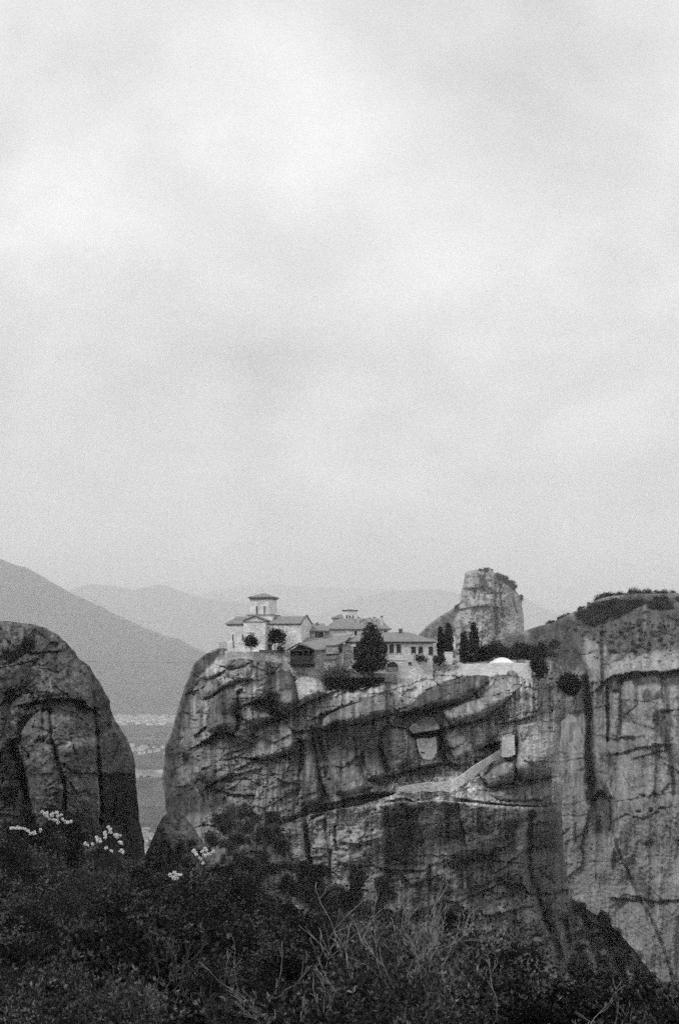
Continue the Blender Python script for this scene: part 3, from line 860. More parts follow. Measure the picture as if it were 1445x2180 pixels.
PA([(868, 1722), (896, 1718), (890, 1790), (880, 1850), (860, 1850)], 0.065, 13, 16)
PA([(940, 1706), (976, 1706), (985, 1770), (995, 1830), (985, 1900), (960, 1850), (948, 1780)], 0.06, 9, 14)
PA([(1010, 1720), (1100, 1725), (1110, 1770), (1090, 1830), (1010, 1840), (1000, 1780)], 0.14, 14)
PA([(990, 1800), (1110, 1790), (1120, 1870), (1140, 1940), (1000, 1945), (980, 1870)], 0.11, 14)
PA([(1098, 1806), (1095, 1770), (1118, 1745), (1128, 1750), (1122, 1790), (1114, 1820)], 0.34, 5)
PA([(1060, 1925), (1120, 1900), (1138, 1926), (1060, 1945)], 0.22, 5)
PA([(1130, 1730), (1194, 1722), (1204, 1860), (1260, 2090), (1190, 2090), (1120, 1860)], 0.12, 9)  # face turned away right of the arete, its shade painted darker
PA([(1040, 1690), (1090, 1680), (1120, 1700), (1070, 1706)], 0.09, 5)
PA([(440, 1640), (480, 1660), (475, 1720), (400, 1740), (350, 1730), (350, 1690)], 0.075, 12)
PA([(1100, 1620), (1186, 1620), (1186, 1652), (1112, 1658)], 0.32, 8)
LN([(1210, 1480), (1215, 1510), (1205, 1525)], 0.34, 4)
PA([(1020, 2000), (1170, 2000), (1180, 2100), (1000, 2140)], 0.15, 15)
LN([(910, 1712), (915, 1780), (912, 1840)], 0.26, 9)
LN([(1222, 1935), (1240, 1990), (1262, 2060), (1275, 2110)], 0.26, 9, 9); LN([(1258, 1955), (1285, 2010), (1310, 2075), (1322, 2130)], 0.24, 9, 9); LN([(1305, 1990), (1335, 2040), (1360, 2100)], 0.24, 8, 9); LN([(1345, 2040), (1372, 2080), (1388, 2120)], 0.26, 6, 6)
K([(1238, 1945), (1262, 2010), (1285, 2090)], 2.4, 6); K([(1285, 1975), (1315, 2035), (1335, 2100)], 2.4, 6); K([(1325, 2015), (1355, 2070), (1370, 2120)], 2.0, 5)
Bk([(1262, 1952), (1284, 1972), (1312, 2034), (1330, 2100), (1290, 2100), (1266, 2010)], 2.0, 10); Bk([(1292, 1975), (1324, 2012), (1352, 2070), (1366, 2120), (1340, 2110), (1318, 2034)], 1.8, 9)
R_main = make_relief('rock_pillar', main_outline, lambda P: np.interp(P[:, 1], [1380, 1720, 1900, 2200], [292, 284, 262, 236]) + 0, main_ctrl, 1.4, feats, stains_shading, main_detail, 0.205, main_alb, back=26, seed=1, feat_scale=1.3)
tag(R_main.o, 'huge cracked grey rock pillar in the middle carrying the monastery on its flat top', 'rock pillar')

# separate boulders and blocks lodged in the face: parts of the pillar
def lodged(poly, h, alb, rnd, sink=1.3, dmul=0.5, name='boulder'):
    h *= 1.45
    out = [(x, y, rnd) for x, y in poly]
    o = make_relief(name, out, lambda P: R_main.smooth(P) + sink, lambda P: R_main.smooth(P) - h + 0.012 * h * (P[:, 1] - np.mean([q[1] for q in poly])) * -1, 1.3, [], [],
                    lambda P: dmul * (main_detail(P) - 0.55 * 1.9 * 2.0 * fbm(*[q / d_ for q, d_ in zip(rot(P, -17), (110, 70))], 1, 3)), alb, main_alb, back=2, seed=int(poly[0][0]) % 5, edge_wobble=0.9).o
    o.parent = R_main.o
    return o
lodged(Z_A([(790, 225), (830, 150), (900, 120), (1000, 128), (1095, 125), (1115, 190), (1060, 245), (930, 268), (850, 255)]), 1.8, .10, 9)
lodged(Z_A([(500, 375), (560, 300), (640, 240), (770, 235), (800, 300), (700, 370), (590, 400)]), 1.6, .33, 10)
lodged(Z_A([(850, 350), (840, 300), (960, 270), (1060, 240), (1190, 250), (1200, 330), (1130, 412), (1000, 422), (910, 395)]), 1.7, .28, 11)
lodged(Z_A([(550, 650), (550, 520), (620, 430), (780, 345), (880, 365), (990, 412), (870, 488), (780, 530), (690, 600)]), 2.2, .24, 13)
lodged(Z_A([(600, 1070), (605, 850), (650, 680), (740, 580), (900, 520), (1080, 480), (1010, 560), (1000, 700), (960, 830), (1010, 960), (955, 1100), (840, 1065), (700, 1095)]), 3.2, .17, 20)
lodged(Z_A([(950, 830), (1100, 725), (1290, 690), (1420, 790), (1440, 900), (1200, 1005), (1090, 940)]), 1.8, .24, 12)
lodged([(553, 1494), (560, 1462), (574, 1440), (600, 1427), (619, 1429), (626, 1447), (630, 1470), (634, 1490), (630, 1504), (611, 1515), (590, 1504), (573, 1490)], 3.6, .115, 16)
lodged([(627, 1452), (640, 1439), (665, 1434), (690, 1448), (695, 1477), (655, 1493), (636, 1503), (631, 1482)], 2.2, .33, 14)
lodged([(540, 1560), (556, 1545), (580, 1538), (604, 1528), (628, 1560), (636, 1580), (622, 1602), (600, 1609), (580, 1615), (552, 1618), (542, 1600)], 2.2, .22, 13)
lodged([(644, 1556), (655, 1543), (664, 1551), (665, 1580), (672, 1612), (676, 1650), (688, 1690), (678, 1714), (652, 1717), (642, 1690), (645, 1650), (646, 1600)], 1.8, .21, 10)
lodged([(682, 1552), (686, 1533), (700, 1521), (725, 1508), (760, 1495), (790, 1479), (812, 1476), (836, 1499), (840, 1519), (800, 1530), (750, 1542), (718, 1545), (698, 1556)], 2.8, .20, 14)
lodged([(690, 1562), (720, 1552), (752, 1548), (760, 1600), (772, 1650), (800, 1676), (770, 1688), (735, 1696), (712, 1690), (700, 1640)], 2.0, .19, 14)
lodged([(758, 1550), (800, 1538), (812, 1560), (806, 1590), (818, 1620), (826, 1650), (806, 1662), (782, 1650), (766, 1610)], 1.6, .20, 12)
lodged([(862, 1519), (873, 1497), (906, 1472), (946, 1452), (979, 1442), (1015, 1432), (1038, 1438), (1042, 1453), (1010, 1477), (985, 1497), (930, 1508)], 3.2, .085, 18)
lodged([(935, 1512), (985, 1494), (1040, 1482), (1094, 1474), (1071, 1501), (1044, 1518), (1024, 1531), (1000, 1538), (962, 1546), (945, 1530)], 2.2, .20, 13)
lodged([(812, 1572), (822, 1548), (846, 1543), (866, 1549), (876, 1562), (884, 1577), (888, 1600), (897, 1620), (928, 1620), (931, 1628), (868, 1640), (840, 1650), (831, 1648), (823, 1620), (815, 1597)], 2.2, .19, 10)
lodged([(945, 1552), (975, 1546), (1010, 1540), (1050, 1530), (1060, 1560), (1050, 1578), (1024, 1590), (1000, 1605), (968, 1622), (955, 1600), (944, 1575)], 1.8, .20, 13)
lodged([(1098, 1542), (1140, 1536), (1186, 1541), (1192, 1560), (1188, 1590), (1185, 1651), (1154, 1657), (1112, 1663), (1099, 1637), (1100, 1600)], 1.8, .23, 10)
lodged([(1028, 1657), (1045, 1637), (1075, 1621), (1094, 1624), (1100, 1648), (1090, 1668), (1065, 1671), (1040, 1676)], 2.2, .21, 11)
lodged([(1040, 1690), (1060, 1680), (1100, 1672), (1150, 1664), (1186, 1660), (1192, 1690), (1150, 1704), (1100, 1708), (1060, 1704)], 1.6, .15, 9)

# ---- rounded rock on the left
feats = []; stains_shading = []
left_outline = [(-90, 1322, 40), (0, 1322, 40), (30, 1325, 40), (70, 1330, 40), (100, 1338, 50), (125, 1352, 60), (150, 1378, 70), (168, 1400, 80), (190, 1420, 85), (210, 1450, 85), (228, 1480, 85), (240, 1515, 80),
    (248, 1535, 80), (262, 1560, 70), (278, 1590, 70), (286, 1615, 60), (289, 1645, 60), (294, 1680, 60), (291, 1700, 60), (296, 1740, 60), (306, 1790, 60), (312, 1830, 50), (316, 1960, 30), (330, 2330, 30), (-90, 2330, 30)]
left_ctrl = [(-80, 1340, 190), (0, 1340, 188), (100, 1360, 188), (60, 1430, 176), (0, 1500, 172), (150, 1450, 178), (120, 1560, 166), (60, 1640, 164), (190, 1600, 168), (200, 1720, 166), (230, 1560, 180), (270, 1640, 187), (250, 1750, 186), (300, 1800, 192), (0, 1700, 170), (100, 1850, 160), (-80, 1700, 172), (-80, 1900, 164), (250, 1900, 180)]
Bk(Z_L([(60, 960), (100, 870), (180, 800), (260, 785), (285, 830), (275, 950), (190, 1060), (160, 1140), (100, 1090)]), 2.6, 9)
Bk(Z_L([(180, 1130), (250, 1000), (340, 930), (480, 915), (640, 960), (760, 1070), (825, 1160), (835, 1440), (860, 1600), (850, 1900), (720, 2010), (330, 1960), (240, 1700), (200, 1300)]), 5.0, 26)
Bk(Z_L([(250, 1540), (240, 1330), (310, 1210), (400, 1190), (460, 1240), (500, 1440), (550, 1600), (540, 1760), (520, 1830), (360, 1790), (280, 1680)]), 2.6, 14)
Bk(Z_L([(0, 560), (120, 520), (330, 570), (500, 620), (700, 720), (770, 800), (760, 900), (690, 830), (500, 800), (300, 830), (100, 800), (0, 900)]), 2.4, 14)
L(Z_L([(290, 860), (400, 835), (540, 830), (700, 850), (760, 900)]), 4.5, 9)
K(Z_L([(430, 930), (440, 1180), (480, 1260), (520, 1430), (560, 1600), (550, 1780)]), 1.8, 3)
K(Z_L([(828, 1130), (838, 1300), (850, 1500), (868, 1700), (860, 1900)]), 2.6, 4)
K(Z_L([(800, 640), (800, 800), (815, 1000), (830, 1130)]), 1.8, 4)
K(Z_L([(120, 1240), (200, 1440), (250, 1700), (280, 1900)]), 4.0, 9)
L(Z_L([(860, 1475), (960, 1480), (1060, 1470), (1160, 1480)]), 3.2, 22)
L(Z_L([(280, 430), (380, 430), (500, 425)]), 1.8, 4)
K(Z_L([(295, 300), (275, 400)]), 0.9, 2.5); K(Z_L([(380, 260), (440, 300)]), 0.7, 2.5)
L(Z_L([(0, 570), (120, 545), (240, 515)]), 1.0, 5)
K(Z_L([(1140, 1650), (1100, 1700), (1150, 1750)]), 1.5, 5)
K(Z_L([(680, 520), (720, 640), (800, 690)]), 1.2, 4)
K(Z_L([(690, 930), (780, 950), (820, 940)]), 2.2, 6)
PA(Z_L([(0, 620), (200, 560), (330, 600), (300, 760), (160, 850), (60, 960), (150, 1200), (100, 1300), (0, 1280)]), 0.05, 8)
PA(Z_L([(860, 1480), (1150, 1480), (1180, 1640), (1220, 1900), (1240, 2200), (840, 2200), (860, 1900)]), 0.035, 8)  # shaded right side under the ledge, painted near black
PA(Z_L([(780, 640), (880, 740), (970, 980), (1000, 1010), (860, 960), (790, 900)]), 0.07, 7)  # painted shade along the upper right edge
PA(Z_L([(840, 1180), (1000, 1190), (1120, 1300), (1140, 1460), (860, 1470)]), 0.10, 10)  # painted shade of the right side above that ledge
PA(Z_L([(500, 1290), (620, 1260), (780, 1290), (800, 1400), (600, 1500), (520, 1420)]), 0.10, 8)
PA(Z_L([(480, 1240), (600, 1190), (820, 1160), (830, 1230), (640, 1250), (520, 1280)]), 0.27, 6)
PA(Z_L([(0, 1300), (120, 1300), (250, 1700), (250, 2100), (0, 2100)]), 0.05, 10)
LN(Z_L([(840, 1450), (850, 1700), (855, 1850)]), 0.30, 2)
def left_detail(P):
    x, y = P.T
    f1, f2, r = worley(x / 90, y / 70, 3)
    return facets(x / 52, y / 60, 1, 2.0) + facets(x / 15, y / 17, 4, 0.6) + facets(x / 7, y / 7, 2, 0.3) + 1.3 * fbm(x / 70, y / 70, 2, 4) + 0.4 * fbm(x / 24, y / 20, 4, 5, 0.58) + 0.34 * fbm(x / 6, y / 5, 0, 3) - 0.2 * (1 - np.abs(fbm(x / 90, y / 10, 6, 3)) * 2) + 0.5 * np.exp(-((f2 - f1) / 0.035) ** 2)
def left_alb(P, alb):
    x, y = P.T
    a = alb * (1 + 0.5 * fbm(x / 9, y / 60, 2, 4, 0.6) + 0.4 * fbm(x / 60, y / 60, 5, 3))
    a = a * (1 - 0.6 * sstep(0.02, 0.3, fbm(x / 9, y / 8, 3, 5, 0.65))) + 0.10 * sstep(0.25, 0.5, fbm(x / 8, y / 8, 6, 4, 0.6))
    return np.clip(a, 0.02, 0.5)
R_left = make_relief('round_rock', left_outline, 196.0, left_ctrl, 1.5, feats, stains_shading, left_detail, 0.12, left_alb, back=30, feat_scale=1.5, edge_wobble=2.0)
tag(R_left.o, 'dark rounded rock dome at the left edge with a slot-like cave across it', 'rock')

# ---- low boulder between the two
feats = []; stains_shading = []
K([(372, 1738), (390, 1760), (410, 1790)], 1.0, 4); K([(345, 1770), (330, 1830)], 1.0, 5)
bo_outline = [(312, 1812, 14), (322, 1790, 16), (335, 1762, 18), (348, 1738, 20), (362, 1728, 18), (384, 1728, 18), (396, 1742, 22), (415, 1765, 25), (432, 1790, 25), (446, 1830, 25), (460, 1900, 25), (480, 2250, 25), (270, 2250, 20), (290, 1900, 20), (300, 1850, 18)]
R_boul = make_relief('boulder', bo_outline, 214.0, [(330, 1850, 204), (360, 1745, 207), (380, 1790, 200), (430, 1830, 205), (380, 1880, 196)], 2.0, feats, stains_shading,
    lambda P: 0.7 * fbm(P[:, 0] / 20, P[:, 1] / 30, 2, 5) + 0.35 * fbm(P[:, 0] / 6, P[:, 1] / 6, 3, 3), 0.14, left_alb, back=12)
tag(R_boul.o, 'smooth leaning boulder at the foot of the big pillar beside the valley gap', 'boulder')

# ---- spire behind the monastery
Z3 = lambda pts: [(880 + x / 4.014, 1200 + y / 4.014) for x, y in pts]
feats = []; stains_shading = []
sp_outline = [(870, 1372, 20), (885, 1355, 25), (900, 1340, 25), (925, 1318, 25), (950, 1303, 25), (968, 1293, 22), (978, 1288, 16), (980, 1272, 16), (982, 1258, 16), (988, 1235, 16), (990, 1222, 14), (997, 1216, 12), (1015, 1213, 12), (1035, 1212, 12), (1050, 1216, 12), (1058, 1223, 14), (1068, 1228, 14), (1080, 1236, 14), (1090, 1244, 16), (1097, 1256, 16), (1105, 1268, 18), (1111, 1281, 18), (1113, 1305, 18), (1114, 1335, 18), (1116, 1365, 18), (1122, 1420, 20), (870, 1420, 20)]
sp_ctrl = [(880, 1380, 1010), (930, 1330, 1000), (960, 1310, 985), (990, 1230, 985), (1000, 1330, 955), (1030, 1220, 985), (1030, 1280, 960), (1080, 1260, 985), (1090, 1330, 975), (1110, 1300, 1000), (1050, 1390, 950), (960, 1390, 965)]
K(Z3([(520, 80), (530, 200), (520, 300)]), 7, 3); K(Z3([(700, 100), (690, 330), (710, 600)]), 10, 3.5); K(Z3([(740, 190), (750, 400), (760, 460)]), 8, 3)
L(Z3([(410, 220), (450, 210), (500, 208)]), 8, 4); L(Z3([(400, 390), (480, 375), (540, 365), (650, 360), (700, 368)]), 10, 5)
L(Z3([(530, 210), (600, 200), (640, 250), (690, 250)]), 8, 4)
K(Z3([(840, 200), (850, 330), (870, 420)]), 7, 3); K(Z3([(610, 100), (640, 240)]), 6, 3)
PA(Z3([(545, 80), (600, 90), (640, 180), (690, 240), (680, 260), (600, 230), (540, 220), (560, 150)]), 0.10, 3, 3)
PA(Z3([(700, 90), (760, 110), (800, 170), (870, 190), (890, 250), (820, 200), (760, 170), (720, 200), (700, 150)]), 0.06, 3, 3)
PA(Z3([(40, 610), (200, 480), (350, 390), (400, 400), (330, 500), (360, 620), (100, 650)]), 0.09, 6)
PA(Z3([(400, 480), (440, 560), (520, 640), (400, 620)]), 0.10, 6)
PA(Z3([(720, 380), (780, 430), (780, 480), (740, 460)]), 0.10, 4)
def sp_detail(P):
    x, y = P.T
    return 9 * fbm(x / 14, y / 60, 2, 4) + 5 * fbm(x / 9, y / 9, 3, 4) + 3 * fbm(x / 3, y / 4, 4, 2)
def sp_alb(P, alb):
    x, y = P.T
    a = alb * (1 + 0.45 * fbm(x / 5, y / 40, 2, 4, 0.6) + 0.3 * fbm(x / 20, y / 20, 5, 3))
    a = a * (1 - 0.55 * sstep(0.1, 0.35, fbm(x / 7, y / 6, 3, 4, 0.65)))
    return np.clip(a, 0.04, 0.6)
sp_ctrl = [(a, b, c * 1.5) for a, b, c in sp_ctrl]
R_spire = make_relief('rock_spire', sp_outline, 1530.0, sp_ctrl, 1.5, feats, stains_shading, sp_detail, 0.33, sp_alb, back=60, mat='rock_far', feat_scale=1.5)
tag(R_spire.o, 'pale flat-topped rock spire standing behind the cypresses and the house roof', 'rock spire')

# ---- cliff and hill on the right
feats = []; stains_shading = []
cl_outline = [(940, 1432, 20), (960, 1412, 20), (1000, 1392, 20), (1060, 1366, 20), (1085, 1355, 18), (1110, 1345, 16), (1140, 1335, 16), (1165, 1328, 16), (1200, 1311, 18), (1225, 1301, 18), (1250, 1289, 18), (1275, 1274, 16), (1290, 1270, 16), (1320, 1268, 16), (1360, 1264, 16), (1400, 1264, 16), (1445, 1262, 16), (1600, 1266, 20), (1600, 2420, 20), (1000, 2420, 20), (1000, 1500, 20)]
cl_ctrl = [(1000, 1400, 545), (1100, 1350, 560), (1100, 1420, 500), (1200, 1320, 545), (1200, 1420, 450), (1300, 1280, 520), (1445, 1270, 510), (1350, 1330, 470), (1445, 1330, 455), (1300, 1400, 432), (1445, 1400, 412), (1370, 1425, 420),
    (1330, 1500, 408), (1445, 1500, 392), (1230, 1520, 440), (1225, 1640, 415), (1300, 1650, 405), (1400, 1700, 385), (1230, 1800, 398), (1350, 1850, 384), (1445, 1900, 372), (1300, 2000, 385), (1445, 2100, 368), (1580, 1600, 380), (1580, 2000, 362), (1200, 2000, 400), (1050, 1700, 430), (1050, 2100, 410), (1580, 1300, 480)]
L(Z_R([(820, 835), (860, 800), (900, 780), (960, 782), (1060, 750), (1150, 765), (1220, 740), (1300, 760), (1400, 740), (1480, 730), (1900, 720)]), 9, 26)
Sf(Z_R([(820, 830), (900, 760), (1060, 735), (1200, 740), (1330, 710), (1445, 705), (1900, 690)]), 3, 10)
K(Z_R([(790, 440), (790, 560), (800, 700), (800, 850)]), 7, 4)
K(Z_R([(480, 380), (510, 470), (560, 560), (640, 680), (700, 790)]), 7, 5)
K(Z_R([(660, 820), (680, 1000), (700, 1200), (690, 1450), (710, 1700), (710, 1850)]), 16, 8)
K(Z_R([(840, 880), (850, 1050), (850, 1200), (845, 1330)]), 8, 3.5)
K(Z_R([(950, 800), (950, 1000), (955, 1180), (950, 1290)]), 5, 3)
K(Z_R([(720, 850), (715, 1100), (725, 1280)]), 4, 3)
K(Z_R([(855, 480), (865, 600)]), 3, 3); K(Z_R([(1055, 400), (1055, 540)]), 4, 3); K(Z_R([(710, 520), (705, 620)]), 2.5, 3)
L(Z_R([(860, 1310), (900, 1320), (960, 1300), (1010, 1300)]), 5, 7)
Bk(Z_R([(865, 930), (950, 935), (945, 1200), (920, 1300), (860, 1290), (855, 1100)]), 4, 5)
Bk(Z_R([(870, 930), (850, 860), (880, 790), (955, 790), (960, 920)]), 4, 6)
L(Z_R([(930, 1440), (1020, 1420), (1100, 1395), (1200, 1380), (1290, 1370)]), 3.5, 5)
L(Z_R([(1110, 1470), (1200, 1440), (1300, 1420)]), 2.2, 4)
L(Z_R([(470, 1510), (560, 1490), (640, 1480)]), 1.5, 4)
# the tall alcove and the crack that runs down from it
Bk(Z_R([(745, 1450), (770, 1430), (860, 1560), (880, 1700), (905, 1830), (850, 1790), (780, 1690)]), 5, 5)
K(Z_R([(720, 1680), (770, 1780), (790, 1950), (800, 2080)]), 14, 17)
L(Z_R([(700, 1900), (690, 1780), (740, 1640), (790, 1690), (850, 1780), (888, 1830), (890, 1960), (880, 2110)][::-1]), 0, 6)
K(Z_R([(870, 1830), (878, 1960), (868, 2100)]), 7, 5)
K([(1302, 1775), (1312, 1800), (1322, 1826), (1336, 1856), (1350, 1888), (1365, 1920), (1385, 1955), (1400, 1990), (1415, 2030), (1428, 2070), (1436, 2110)], 4.0, 2.6)
L(Z_R([(900, 1840), (1000, 1832), (1100, 1815), (1300, 1780)]), 1.2, 4)
L(Z_R([(940, 1980), (1000, 1950), (1060, 1970), (1140, 1995), (1200, 1960), (1310, 1905)]), 1.8, 4)
for q in [(1090, 1935), (1200, 1920), (1285, 1905), (1130, 1795), (1230, 1785)]:
    p_ = Z_R([q])[0]; K([p_, (p_[0] + 4, p_[1])], 4, 3)
L([(1258, 1712), (1264, 1692), (1274, 1682), (1286, 1686), (1298, 1705), (1304, 1730), (1305, 1765), (1301, 1800)], 13, 26)
Bk(Z_S([(1170, 220), (1265, 225), (1300, 260), (1300, 320), (1230, 345), (1185, 310)]), 2.6, 5)
L(Z_S([(740, 460), (850, 450), (1000, 440), (1150, 425), (1300, 405), (1420, 410), (1900, 400)]), 0.5, 3.5)
L(Z_S([(1080, 670), (1180, 680)]), 5, 5); L(Z_S([(1200, 665), (1300, 690), (1445, 680), (1900, 672)]), 4, 7)
L(Z_S([(720, 160), (800, 165), (880, 155)]), 1.0, 4); K(Z_S([(808, 215), (808, 320)]), 2.0, 2.2); K(Z_S([(880, 180), (878, 300)]), 2.0, 2.5); K(Z_S([(730, 280), (775, 240)]), 2.0, 2.5)
K(Z_R([(1310, 780), (1310, 950), (1350, 1100)]), 4, 5)
K(Z_R([(1330, 1100), (1350, 1300), (1390, 1600), (1420, 1780)]), 3, 9)
PA(Z_R([(960, 790), (1060, 755), (1220, 745), (1300, 765), (1445, 735), (1900, 720), (1900, 880), (1340, 870), (1200, 850), (1080, 880), (1030, 820), (960, 850)]), 0.07, 4, 4)  # dark band painted as the shade under the overhanging ledge
PA(Z_R([(850, 880), (880, 800), (955, 800), (955, 920), (880, 920)]), 0.08, 4, 3)
PA(Z_R([(1125, 960), (1140, 905), (1190, 900), (1215, 960), (1300, 880), (1320, 980), (1220, 1000), (1140, 1005)]), 0.07, 4, 4)
PA(Z_R([(955, 990), (990, 985), (1050, 1080), (1080, 1165), (955, 1195)]), 0.10, 4, 4)
PA(Z_R([(1215, 1120), (1260, 1060), (1320, 1070), (1355, 1200), (1380, 1400), (1420, 1700), (1400, 1800), (1365, 1700), (1350, 1500), (1290, 1300), (1260, 1200), (1220, 1190)]), 0.06, 4, 5)
PA(Z_R([(640, 830), (700, 840), (720, 1200), (730, 1450), (740, 1650), (700, 1850), (670, 1700), (650, 1450), (640, 1100)]), 0.09, 6, 5)  # shade of the deep cleft painted as a darker strip
PA(Z_R([(480, 360), (560, 340), (540, 400), (570, 520), (640, 660), (700, 790), (640, 780), (560, 660), (500, 500)]), 0.09, 6, 4)
LN(Z_R([(790, 450), (795, 600), (800, 820)]), 0.08, 3)
LN(Z_R([(860, 1440), (860, 1540)]), 0.06, 5)
PA(Z_R([(740, 1640), (800, 1700), (870, 1800), (888, 1900), (880, 2060), (840, 2000), (800, 1960), (720, 1900), (690, 1840), (700, 1740)]), 0.10, 9, 6)  # shade inside the alcove painted into the colour
LN(Z_R([(1330, 870), (1345, 1000), (1370, 1200)]), 0.10, 5); LN(Z_R([(1010, 1320), (1015, 1420)]), 0.14, 9); LN(Z_R([(905, 1480), (900, 1640)]), 0.16, 7); LN(Z_R([(1120, 1480), (1130, 1700)]), 0.19, 10); LN(Z_R([(560, 1520), (570, 1800)]), 0.18, 9)
LN([(1340, 1838), (1350, 1838)], 0.12, 4); LN([(1370, 1892), (1380, 1905)], 0.08, 8)
PA(Z_R([(340, 640), (330, 480), (460, 440), (500, 520), (560, 640), (620, 780), (480, 700)]), 0.15, 8)
PA(Z_R([(280, 420), (600, 280), (860, 240), (1445, 200), (1900, 190), (1900, 560), (1250, 580), (950, 600), (640, 440), (470, 380)]), 0.10, 9)
PA(Z_R([(400, 330), (640, 210), (850, 150), (1020, 95), (1445, 95), (1900, 100), (1900, 180), (1150, 200), (960, 280), (700, 330), (560, 300)]), 0.07, 9, 14)
PA(Z_R([(840, 790), (960, 640), (1200, 640), (1445, 650), (1900, 640), (1900, 710), (1330, 715), (1060, 735), (900, 770)]), 0.30, 7, 9)
PA(Z_R([(-100, 470), (200, 400), (480, 300), (560, 330), (640, 420), (620, 700), (520, 780), (200, 760), (-200, 640)]), 0.085, 8, 10)
for cx_, cy_, rr_ in [(1210, 1890, 12), (1365, 1870, 9)]:
    PA([(cx_ + rr_ * math.cos(q), cy_ + rr_ * 1.4 * math.sin(q)) for q in np.linspace(0, 6, 9)], 0.16, 6)
PA([(1280, 1850), (1300, 1856), (1298, 1880), (1276, 1890), (1268, 1870)], 0.17, 5)
PA([(1352, 1880), (1370, 1868), (1385, 1900), (1372, 1908), (1355, 1900)], 0.14, 5)
def cl_detail(P):
    x, y = P.T
    face = sstep(1395, 1440, y)
    f1, f2, r = worley(x / 70, y / 38, 4)
    return facets(x / 54, y / 110, 1, 1.6) * face + facets(x / 17, y / 13, 4, 1.5) * (0.15 + 0.85 * (1 - face)) + 5 * fbm(x / 60, y / 140, 2, 4) + 2.2 * fbm(x / 14, y / 130, 3, 4) * face + 0.7 * fbm(x / 22, y / 26, 5, 5, 0.55) + 6.5 * fbm(x / 30, y / 14, 4, 5, 0.6) * (1 - face) + 0.5 * fbm(x / 5, y / 5, 1, 3) + (r - 0.5) * 2 * face * sstep(1760, 1650, y) 
def cl_alb(P, alb):
    x, y = P.T
    a = alb * (1 + 0.55 * fbm(x / 9, y / 150, 2, 4, 0.6) + 0.3 * fbm(x / 80, y / 60, 5, 4) + 0.3 * fbm(x / 4, y / 5, 1, 3, .7))
    a = a * (1 - 0.45 * sstep(0.12, 0.42, fbm(x / 16, y / 34, 3, 5, 0.62)))
    lower = sstep(1800, 1840, y)
    a = a * (1 - lower) + lower * np.maximum(a, 0.24)
    return np.clip(a, 0.04, 0.6)
R_cliff = make_relief('cliff', cl_outline, lambda P: np.interp(P[:, 1], [1260, 1345, 1430, 1500], [560, 590, 560, 560]), cl_ctrl, 1.8, feats, stains_shading, cl_detail, 0.24, cl_alb, back=90, feat_scale=0.72)
tag(R_cliff.o, 'tall pale streaked cliff on the right below a scrubby hill crest', 'cliff')
# ================================================================== the monastery
class Frame:
    """a building's own axes: u to the right along the front, v away from the camera, w up; read off from photograph rows and columns"""
    def __init__(self, px, py, d, yaw=0.0):
        self.o = W(px, py, d); self.px, self.py, self.s, self.c = px, py, d / F, math.cos(yaw)
        self.yaw = yaw
    def u(self, px): return (px - self.px) * self.s / self.c
    def w(self, py): return (self.py - py) * self.s

def roof_mb(u0, u1, v0, v1, ze, zr, r0, r1, th=0.22, vr=None):
    """ridge from u=r0 to u=r1 above eaves u0..u1 x v0..v1"""
    vr = (v0 + v1) / 2 if vr is None else vr
    m = MB()
    lo = [(u0, v0, ze), (u1, v0, ze), (u1, v1, ze), (u0, v1, ze)]
    up = [(x, y, z + th) for x, y, z in lo]
    m.v = lo + up + [(r0, vr, zr), (r1, vr, zr)]
    m.f = [(3, 2, 1, 0), (0, 1, 5, 4), (1, 2, 6, 5), (2, 3, 7, 6), (3, 0, 4, 7), (4, 5, 9, 8), (6, 7, 8, 9), (5, 6, 9), (7, 4, 8)]
    return m
def arch_poly(u, w0, w1, half, rise, n=8):
    """opening outline: sill w0, crown w1, half width, height of the arch"""
    p = [(u - half, w0), (u + half, w0)]
    sp = w1 - rise
    for k in range(n + 1):
        q = PI * k / n
        p.append((u + half * math.cos(q), sp + rise * math.sin(q)))
    return p
def window(parent, u, w0, w1, half, v, rise=0.0, frame=0.1, mat='trim', glazing=0, label=None, name='window'):
    """a frame standing proud of the wall with a dark pane set back inside it"""
    inner = arch_poly(u, w0, w1, half, rise) if rise else [(u - half, w0), (u + half, w0), (u + half, w1), (u - half, w1)]
    outer = arch_poly(u, w0 - frame, w1 + frame, half + frame, rise + frame * .5) if rise else [(u - half - frame, w0 - frame), (u + half + frame, w0 - frame), (u + half + frame, w1 + frame), (u - half - frame, w1 + frame)]
    m = MB(); n = len(inner)
    v0, v1 = v - 0.14, v + 0.01
    m.v = [(x, v0, z) for x, z in outer] + [(x, v0, z) for x, z in inner] + [(x, v1, z) for x, z in outer] + [(x, v1, z) for x, z in inner]
    for i in range(n):
        j = (i + 1) % n
        m.f += [(i, j, n + j, n + i), (i, 2 * n + i, 2 * n + j, j), (n + i, n + j, 3 * n + j, 3 * n + i)]
    wn_ = m.build(name, M[mat], parent)
    MB().prism(inner, v - 0.035, v - 0.02).build('pane', M['pane'], wn_)
    if glazing:
        g = MB()
        g.box(u - 0.03, u + 0.03, v - 0.08, v - 0.036, w0, w1 - rise * 0.3)
        for k in range(1, glazing):
            z = w0 + (w1 - rise - w0) * k / (glazing - 0.0)
            g.box(u - half, u - 0.031, v - 0.08, v - 0.036, z - 0.03, z + 0.03); g.box(u + 0.031, u + half, v - 0.08, v - 0.036, z - 0.03, z + 0.03)
        g.build('glazing_bar', M['wood'], wn_)
    return wn_

# ---- church
fr = Frame(483, 1390, 269, math.radians(14))
church = empty('church', fr.o, 'pale stone church with an octagonal drum under a low tiled cap', 'church', rz=-math.radians(14))
u, w = fr.u, fr.w
u1 = u(643)
DEP = 9.2
m = MB()
ze = w(1329.5); zr = w(1311.5)
